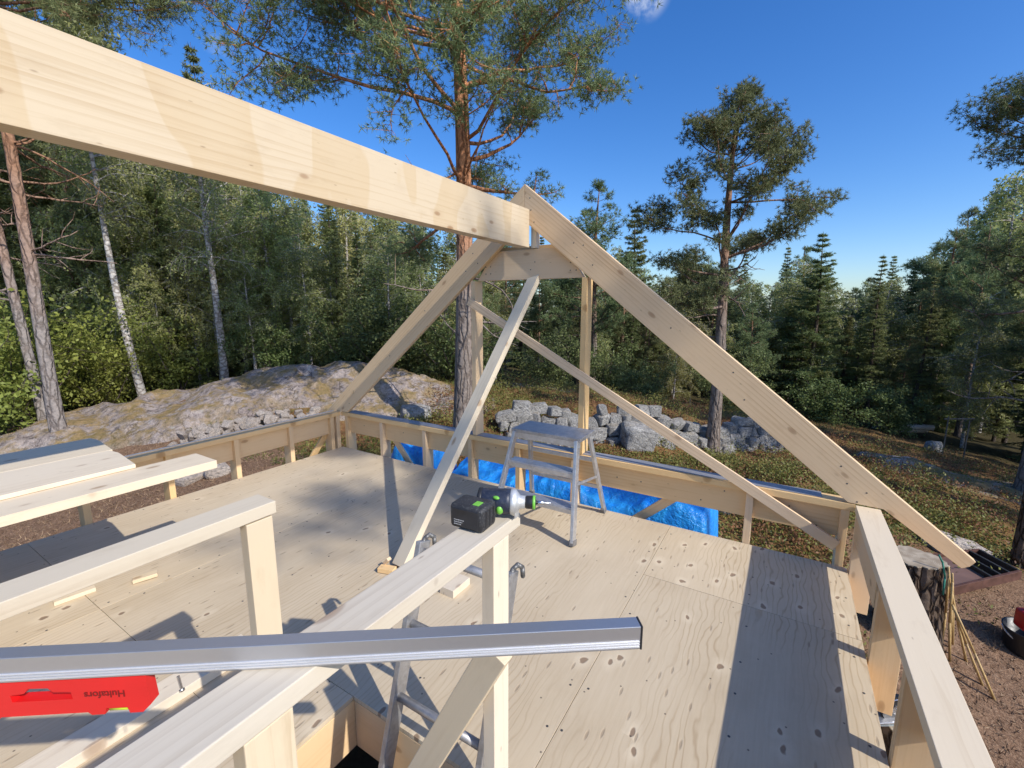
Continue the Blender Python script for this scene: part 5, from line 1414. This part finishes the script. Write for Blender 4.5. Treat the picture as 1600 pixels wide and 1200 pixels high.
FOREST = [('B',-28.06,1.31,11.39),('S',-24.64,1.64,10.64),('S',-24.09,1.97,9.92),('S',-23.7,2.32,7.44),('S',-22.06,2.83,9.52),('B',-20.69,3.19,9.03),('S',-24.74,4.12,10.97),('S',-20.24,4.14,6.24),('S',-19.72,4.35,9.42),('S',-20.56,5.34,7.3),('P',-18.95,5.32,7.75),('B',-17.14,5.54,7.5),('S',-17.93,6.29,4.72),('S',-15.72,6.23,5.65),('B',-15.28,6.9,3.46),('S',-16.22,7.77,5.72),('S',-14.8,8.07,2.85),('B',-14.36,8.25,4.13),('B',-13.83,9.3,2.93),('B',-13.39,9.86,2.13),('S',-11.5,8.96,0.67),('S',-11.28,10.14,1.35),('B',-11.12,11.29,1.33),('S',-11.02,11.69,-0.04),('S',-8.97,10.86,1.16),('P',-10.87,15.36,0.08),('B',-11.61,17.52,3.4),('P',-7.8,18.36,-0.54),('B',-7.2,18.69,-0.75),('S',-6.13,20.5,-0.14),('P',-5.52,21.13,-0.86),('B',-3.95,19.57,-2.21),('B',-3.47,20.76,-2.05),('B',-2.18,21.03,-0.06),('P',-1.33,21.37,1.73),('S',-0.1,26.89,2.14),('P',0.62,25.41,2.47),('B',1.34,24.6,-0.18),('S',2.69,24.99,-1.9),('S',3.44,25.58,-0.06),('P',4.43,25.42,-0.88),('S',5.65,27.03,3.69),('S',6.12,27.07,0.59),('B',7.44,27.66,1.09),('S',8.05,27.25,1.01),('S',8.46,27.67,3.89),('S',7.57,22.65,3.38),('S',7.93,22.06,3.32),('P',8.15,20.92,4.19),('S',9.6,23.43,4.61),('P',9.8,22.81,3.15),('B',-33.16,1.55,14.02),('B',-30.46,1.96,13.47),('P',-33.25,2.7,15.51),('B',-31.49,3.44,14.28),('P',-32.04,4.05,14.46),('P',-30.49,4.49,14.01),('B',-27.7,4.72,14.75),('S',-28.55,5.43,14.17),('B',-28.19,5.82,12.6),('S',-25.97,6.21,11.83),('S',-24.39,6.61,12.21),('S',-23.73,7.25,11.53),('S',-23.86,7.72,12.01),('B',-24.14,8.75,10.72),('B',-22.61,9.26,8.48),('B',-22.63,9.6,9.26),('B',-21.06,10.05,7.67),('S',-18.51,9.68,7.3),('B',-17.99,9.9,6.45),('B',-18.66,11.5,5.67),('B',-17.62,11.83,5.67),('S',-16.32,12.55,6.12),('B',-16.66,13.35,6.08),('S',-15.49,14.18,5.4),('B',-13.16,12.59,5),('S',-14.28,14.92,4.97),('S',-12.38,14.65,3.81),('S',-11.62,15.4,4.81),('S',-12.57,19.17,4.06),('P',-13.02,20.61,4.79),('P',-10.71,20.12,3.22),('P',-9.98,21.74,2.94),('B',-8.72,21.27,3.68),('S',-7.56,21.99,4.05),('P',-6.98,21.7,3.9),('S',-6.06,22.31,2.93),('B',-4.86,23.6,3.07),('S',-3.96,26.19,3.22),('P',-3.4,25.57,3.67),('B',-1.81,25.89,2.81),('B',-0.89,27.45,2.8),('B',0.19,26.66,2.89),('B',0.5,25.71,3.61),('S',1.67,29.14,3.35),('P',2.84,30.6,2.57),('B',4,30.11,2.5),('S',5.13,30.88,3.82),('P',5.87,32.45,3.32),('P',6.34,29.94,5.46),('S',7.76,31.03,6.25),('B',8.58,31.17,7.63),('P',10.16,33.55,6.41),('S',11.03,34.93,8.76),('P',12.17,35.06,8),('P',12.99,36.24,8.33),('P',14.91,37.83,9.18),('B',14.28,34.72,8.45),('S',15.13,34.88,6.86),('S',16.94,38.28,8.2),('P',-42.73,2.5,18.14),('B',-39.72,2.87,17.26),('S',-43.09,4.33,19.66),('P',-41.24,4.68,19.86),('B',-39.27,5.02,18.78),('S',-39.65,6.32,19.07),('B',-35.54,6.27,17.46),('B',-36.98,7.66,18.56),('S',-35.81,7.96,17.48),('S',-31.63,8.24,15.88),('S',-33.41,9.47,16.94),('B',-29.91,9.2,13.77),('P',-29.74,10.02,14.44),('B',-27.72,10.29,11.21),('S',-27.26,10.88,9.13),('B',-26.39,11.9,9.13),('B',-24.86,12.36,10.46),('S',-25.68,13.62,10.52),('B',-24.48,14.31,8.49),('B',-22.51,14.9,7.91),('S',-21.16,14.98,7.12),('S',-21.61,16.28,8.26),('B',-18.53,15.79,7.38),('B',-17.86,16.93,7.49),('S',-18.29,18.44,6.8),('B',-17.47,19.36,6.83),('B',-15.82,20.24,6.48),('P',-17.97,25.62,5.61),('P',-16.45,25.43,7.32),('S',-14.87,25.49,5.97),('S',-14.87,28.44,4.57),('P',-12.71,28.14,4.68),('B',-11.94,29.4,5.67),('B',-10.27,30.86,5.69),('B',-8.67,30.77,4.05),('S',-7.22,31.43,3.19),('B',-5.72,32.73,5.18),('P',-5.12,34.53,5.32),('P',-3.71,32.99,5.06),('S',-2.13,36.01,2.81),('B',-0.35,34.08,3.12),('B',-0,34.55,3.18),('P',1.69,38.13,3.6),('S',3.17,37.9,2.81),('B',4.39,39.72,3.44),('S',5.85,39.17,3.29),('S',6.89,40.87,4.78),('B',9.08,42.96,5.79),('P',9.08,40.14,7.51),('S',10.86,41.16,7.32),('P',11.88,42.16,8.69),('S',13.99,45.07,10.03),('S',14.69,44.94,10.15),('S',15.56,44.05,9.13),('P',16.94,45.12,11),('S',18.89,47.33,11.32),('B',20.22,47.77,12.08),('S',21.26,49.08,12.36),('B',-55.95,3.79,22.99),('S',-56.11,5.17,23.87),('S',-50.84,5.94,23.89),('S',-51.2,7.37,24.41),('P',-47.59,8.18,22.07),('S',-49.07,9.72,21.99),('S',-44.11,10.35,20.17),('S',-45.48,12.34,19.75),('B',-41.53,12.9,20.95),('S',-38.48,13.57,17.61),('B',-39.59,15.07,14.82),('S',-34.87,15.36,11.84),('B',-33.69,16.72,13.09),('B',-33.14,18.65,10.69),('B',-31.51,18.81,9.24),('B',-28.86,19.76,7.87),('B',-26.61,20.87,7.24),('B',-25.26,21.82,7.2),('S',-24.33,23.36,9.15),('S',-21.28,24.11,6.39),('S',-21.37,26.97,6.4),('P',-21.12,31.53,6.46),('S',-20.82,34.44,6.88),('S',-17.35,33.22,7.26),('B',-16.31,36.85,3.84),('B',-13.67,37.49,5.89),('B',-11.58,39.57,3.44),('B',-8.61,38.54,3.34),('P',-7.42,40.29,5.51),('B',-5.69,41.59,4.49),('S',-3.5,42.91,6.25),('S',-0.6,46.09,6.78),('P',0.59,45.57,6.86),('S',3.65,47.74,3.13),('P',5.24,47.23,3.91),('S',7.13,51.01,6.12),('S',9.8,50.93,6.68),('S',12.75,54.73,9.06),('B',13.37,53.35,10.89),('B',16.11,55.18,10.2),('S',17.11,54.27,13.68),('S',20.3,58.53,14.67),('S',21.68,57.83,12),('P',24.98,61.89,14.52),('S',27.87,63.55,13.54),('S',9,9.5,6.5),('S',12,11,7),('S',10,14,6),('P',14,15,7.5),('S',11.5,18,6),('S',15,20,7),('P',9.2,21,5),('S',13,25,5),('S',18,12,8),('S',17,17,8),('P',9.5,12,5),('P',7.5,15.8,4.5),('P',8,24,4),('S',-20.41,2.98,7.6),('B',-19.72,4,6.33),('B',-18.42,5.39,6.12),('B',-16.57,5.8,5.55),('B',-16.71,6.67,5.19),('B',-14.97,6.54,4.02),('B',-14.61,7.72,4.95),('B',-13.25,8.54,4.56),('B',-11.91,8.17,3.08),('S',-11.47,9.63,3.98),('B',-10.32,9.86,3.54),('B',-9.78,10.67,3.2),('B',-8.78,10.69,2.58),('B',-15.45,5.78,2.69),('B',-13.12,7.2,2.16),('S',1.99,29.71,0.45),('S',5.57,28.15,-1.11),('S',-2.58,25.03,-1.19),('S',-0.02,24.96,0.41),('S',-4.91,20.98,0.19),('S',-8.47,25.17,-0.52),('S',2.91,32.84,-1.89),('S',8.83,34.12,-0.78),('S',9.75,32.69,0.36),('S',-0.75,29.09,-0.99),('S',4.83,32.13,0.46),('S',-1.75,26.14,-0.61),('S',-1.06,27.93,-0.73),('S',5.48,33,-1.24),('S',2.25,25.51,-0.71),('S',-4.46,25.41,-0.72),('S',9.84,37.75,-1.33),('S',-5.03,24.07,-0.11),('S',-0.73,25.82,-1.28),('S',-4.15,26.71,-0.7),('S',-2.67,27.61,-1.77),('S',-4.31,26.23,-0.58),('S',-9.39,26.31,-0.5),('S',-1.16,27.38,-0.36),('S',-7.93,26.55,0.58),('S',0.47,31.85,-0.47),('S',-11.22,20.53,-0.06),('S',0.49,31.99,-0.14),('S',-5.41,21.87,-0.5),('S',-5.4,23.09,-0.74),('S',-6.91,23.09,-0.59),('S',0.76,28.29,-1.06),('S',-10.66,24.03,-0.52),('S',-8.06,19.65,-0.42),('S',-24.85,4.01,13.26),('P',-27.38,4.87,14.56),('S',-27.43,5.4,13.45),('S',-24.65,5.42,11.79),('S',-22.98,5.62,12.02),('B',-23.37,6.54,11.33),('B',-22.43,6.81,12.65),('P',-22.68,7.59,11.17),('S',-21.02,7.84,8.92),('S',-21.75,6.92,12.03),('S',-21.59,10.58,12.12),('S',0.92,24.34,4.91),('B',-14.41,6.88,4.39),('B',-13.76,8.23,5.15),('B',-11.8,8.95,3.53),('S',3.1,24.48,3.88),('S',4.42,22.91,2.88),('P',-7.06,18.27,6.45),('S',-7.32,24.06,6.73),('P',6.73,26.7,5.03),('B',5.5,21.19,2.11),('B',3.76,27.26,2.88)]
KN = {'S': "spruce_tree", 'P': "pine_tree", 'B': "birch_tree"}
LB = {'S': "dark green spruce", 'P': "bushy pine", 'B': "light green birch"}
rt = random.Random(9)
SPL = ["spruce tip rising above the ridge beam near its left end", "small spruce tip just above the ridge beam, left of the big pine", "pointed spruce right of the slender pine's lowest branches",
       "birch behind the rock outcrop next to the upright white trunk", "birch with yellow-green crown behind the rock crest", "birch just left of the left rafter",
       "spruce beside the dip in the right treeline", "slim spruce with sunlit lower branches in the right forest", "small pine top beside the peak of the gable",
       "narrow spruce tip between the gable peak and the slender pine", "dark pine under the right-edge pine", "pale birch at the right edge of the forest", "birch behind the spruces at the treeline dip"]
n_f = len(FOREST)
for i_f, (kd, x, y, tz) in enumerate(FOREST):
    pr = rt.choice(PROTO[kd]); z0 = gz(x, y) - 0.12; s = max(0.42, (tz - z0) / pr[0])
    az = math.degrees(math.atan2(x, y))
    zone_ = ("in the sunlit forest behind the rock outcrop", "trees in the left forest") if az < -33 else (("in the forest seen between the big pine and the slender pine", "trees in the middle forest") if az < -9 else ("in the shaded forest on the right beyond the heather slope", "trees in the right forest"))
    root = empty(KN[kd], (x, y, z0), rt.uniform(0, 6.28), LB[kd] + " standing " + zone_[0], "tree", {'S': "spruce ", 'P': "pine ", 'B': "birch "}[kd] + zone_[1])
    if i_f >= n_f - len(SPL): root['label'] = SPL[i_f - n_f + len(SPL)]
    ws = s * rt.uniform(0.85, 1.2) if s < 1.1 else s * rt.uniform(0.7, 0.95)
    root.scale = (ws, ws, s)
    for nm, me_ in (("trunk", pr[1]), ("crown", pr[2])):
        obj_me(nm, me_, root)

BUSHP = [bush(80 + k, 1.7, 1.3, (0.034, 0.030, 0.040)[k], dens=2.0) for k in range(3)]
BUSHM = [(b_[0].mesh("stems", BARK_SPRUCE), mesh_np("foliage", b_[1], b_[2], LEAF_BUSH), mesh_np("foliage", b_[1], b_[2], LEAF_DARK)) for b_ in BUSHP]
bushes = [(-15.3, 2.66, 1.5, "bright green maple bush at the far left edge, nearest the frame"), (-14.2, 1.7, 1.3, "low bright green bush at the left edge under the leaning grey pine"), (-16.7, 3.6, 1.9, "tall bright green bush behind the pine with bare branches"),
          (-15.2, 4.3, 1.0, "small green bush between the bare-branched pine and the leaning birch"), (-14.9, 5.9, 1.2, "green bush right of the leaning birch"), (-12.6, 7.6, 0.9, "green bush behind the crest of the rock outcrop"),
          (-9.3, 9.1, 1.3, "dark leafy bush behind the pale rock hump, left of the big pine"), (-8.0, 9.9, 1.4, "dark leafy bush directly left of the big pine trunk"), (-10.6, 8.6, 1.1, "leafy bush right of the rock crest"),
          (-6.8, 13.9, 1.1, "leafy bush behind the low pale rock slab"), (-5.3, 15.3, 1.2, "leafy bush at the forest edge behind the right window post"), (-3.9, 14.8, 0.8, "small conical green bush behind the thin diagonal brace"),
          (3.6, 21.4, 1.0, "lone leafy sapling beside the log pile"), (-1.6, 17.5, 1.2, "bush at the forest edge left of the slender pine"), (1.4, 20.5, 1.2, "bush at the forest edge right of the slender pine")]
for (x, y, s, lb) in bushes:
    k = rt.randrange(3); root = empty("bush", (x, y, gz(x, y) - 0.05), rt.uniform(0, 6), lb, "bush", "bushes at the forest edge"); root.scale = (s, s, s * rt.uniform(.85, 1.15))
    obj_me("stems", BUSHM[k][0], root); obj_me("foliage", BUSHM[k][1 if x < -14 else 2], root)

# ------------------------------------------------------------------ ground cover and litter
def scatter(n, x0, x1, y0, y1, prob, seed):
    r = np.random.default_rng(seed)
    x = r.uniform(x0, x1, n); y = r.uniform(y0, y1, n)
    out = (x < -4.55) | (x > 0.65) | (y > 3.5)
    k = out & (r.random(n) < prob(x, y))
    x, y = x[k], y[k]
    return x, y, ground_z(x, y), r
def patchy(x, y, s, f=0.5): return np.clip(0.5 + 1.6 * fbm(x * f, y * f, 0, s), 0, 1)
rockmask = lambda x, y: np.minimum(seg_dist(x, y, [(-13.2, 2.9), (-11.2, 4.6), (-9.5, 6.5), (-8.8, 7.2)]) / 1.3, 1) ** 6
def plants(name, n, box, prob, seed, mat, label, cat, hgt, leaf, per, spread):
    x, y, z, r = scatter(n, *box, prob, seed)
    m = len(x)
    base = np.stack([x, y, z], -1)
    off = r.normal(size=(m, per, 3)) * np.array([spread, spread, 0]) ; off[..., 2] = r.uniform(0.01, 1, (m, per)) * hgt * r.uniform(0.5, 1.2, (m, 1)) * np.clip(0.9 + 2.4 * fbm(x * 0.9, y * 0.9, 0, seed + 3), 0.25, 2.3)[:, None]
    V, F = leaves((base[:, None, :] + off).reshape(-1, 3), leaf, r)
    o = obj_me(name, mesh_np(name, V, F, mat)); return tag(o, label, cat, kind="stuff")
def near_w(x, y): return np.clip(14 / (4 + x * x * 0.1 + (y - 3) ** 2 * 0.25), 0.12, 1)
plants("heather_shrubs", 22000, (-7, 6, 3.6, 17), lambda x, y: zone_heath(x, y) * patchy(x, y, 51, 0.9) * near_w(x, y) * rockmask(x, y), 201, LEAF_HEATH, "olive green heather and berry shrubs covering the slope", "heather", 0.22, 0.022, 13, 0.085)
plants("rusty_shrubs", 20000, (-7, 6, 3.6, 17), lambda x, y: zone_heath(x, y) * patchy(x, y, 61, 0.9) * near_w(x, y) * rockmask(x, y), 202, LEAF_RUST, "rust brown berry shrubs among the heather", "shrubs", 0.17, 0.021, 11, 0.08)
plants("moss_tufts", 9000, (-14, -5, 4.0, 12), lambda x, y: patchy(x, y, 71, 0.8) * 0.8 * rockmask(x, y), 203, LEAF_HEATH, "low green plants around the rocks and boulders", "plants", 0.10, 0.02, 8, 0.06)
def blades(name, n, box, prob, seed, mat, label, cat, L, wd, per, upw):
    x, y, z, r = scatter(n, *box, prob, seed)
    base = np.stack([x, y, z], -1); ax_ = unit(r.normal(size=(len(x), 3)) * 0.6 + np.array([0, 0, upw]))
    V, F = needles(base, ax_, per, L, wd, 0.5, r)
    o = obj_me(name, mesh_np(name, V, F, mat)); return tag(o, label, cat, kind="stuff")
blades("dry_grass", 26000, (-8, 5, 5.0, 20), lambda x, y: zone_heath(x, y) * patchy(x, y, 81) * 0.9, 204, GRASS_DRY, "dry yellow grass on the terrace behind the stone wall", "grass", 0.13, 0.007, 5, 0.5)
blades("bark_litter", 60000, (-11, 3.2, 0, 7.2), lambda x, y: (1 - zone_heath(x, y)) * 0.9, 205, CHIP, "scattered bark chips and needles on the trodden ground", "litter", 0.055, 0.010, 2, 0.12)
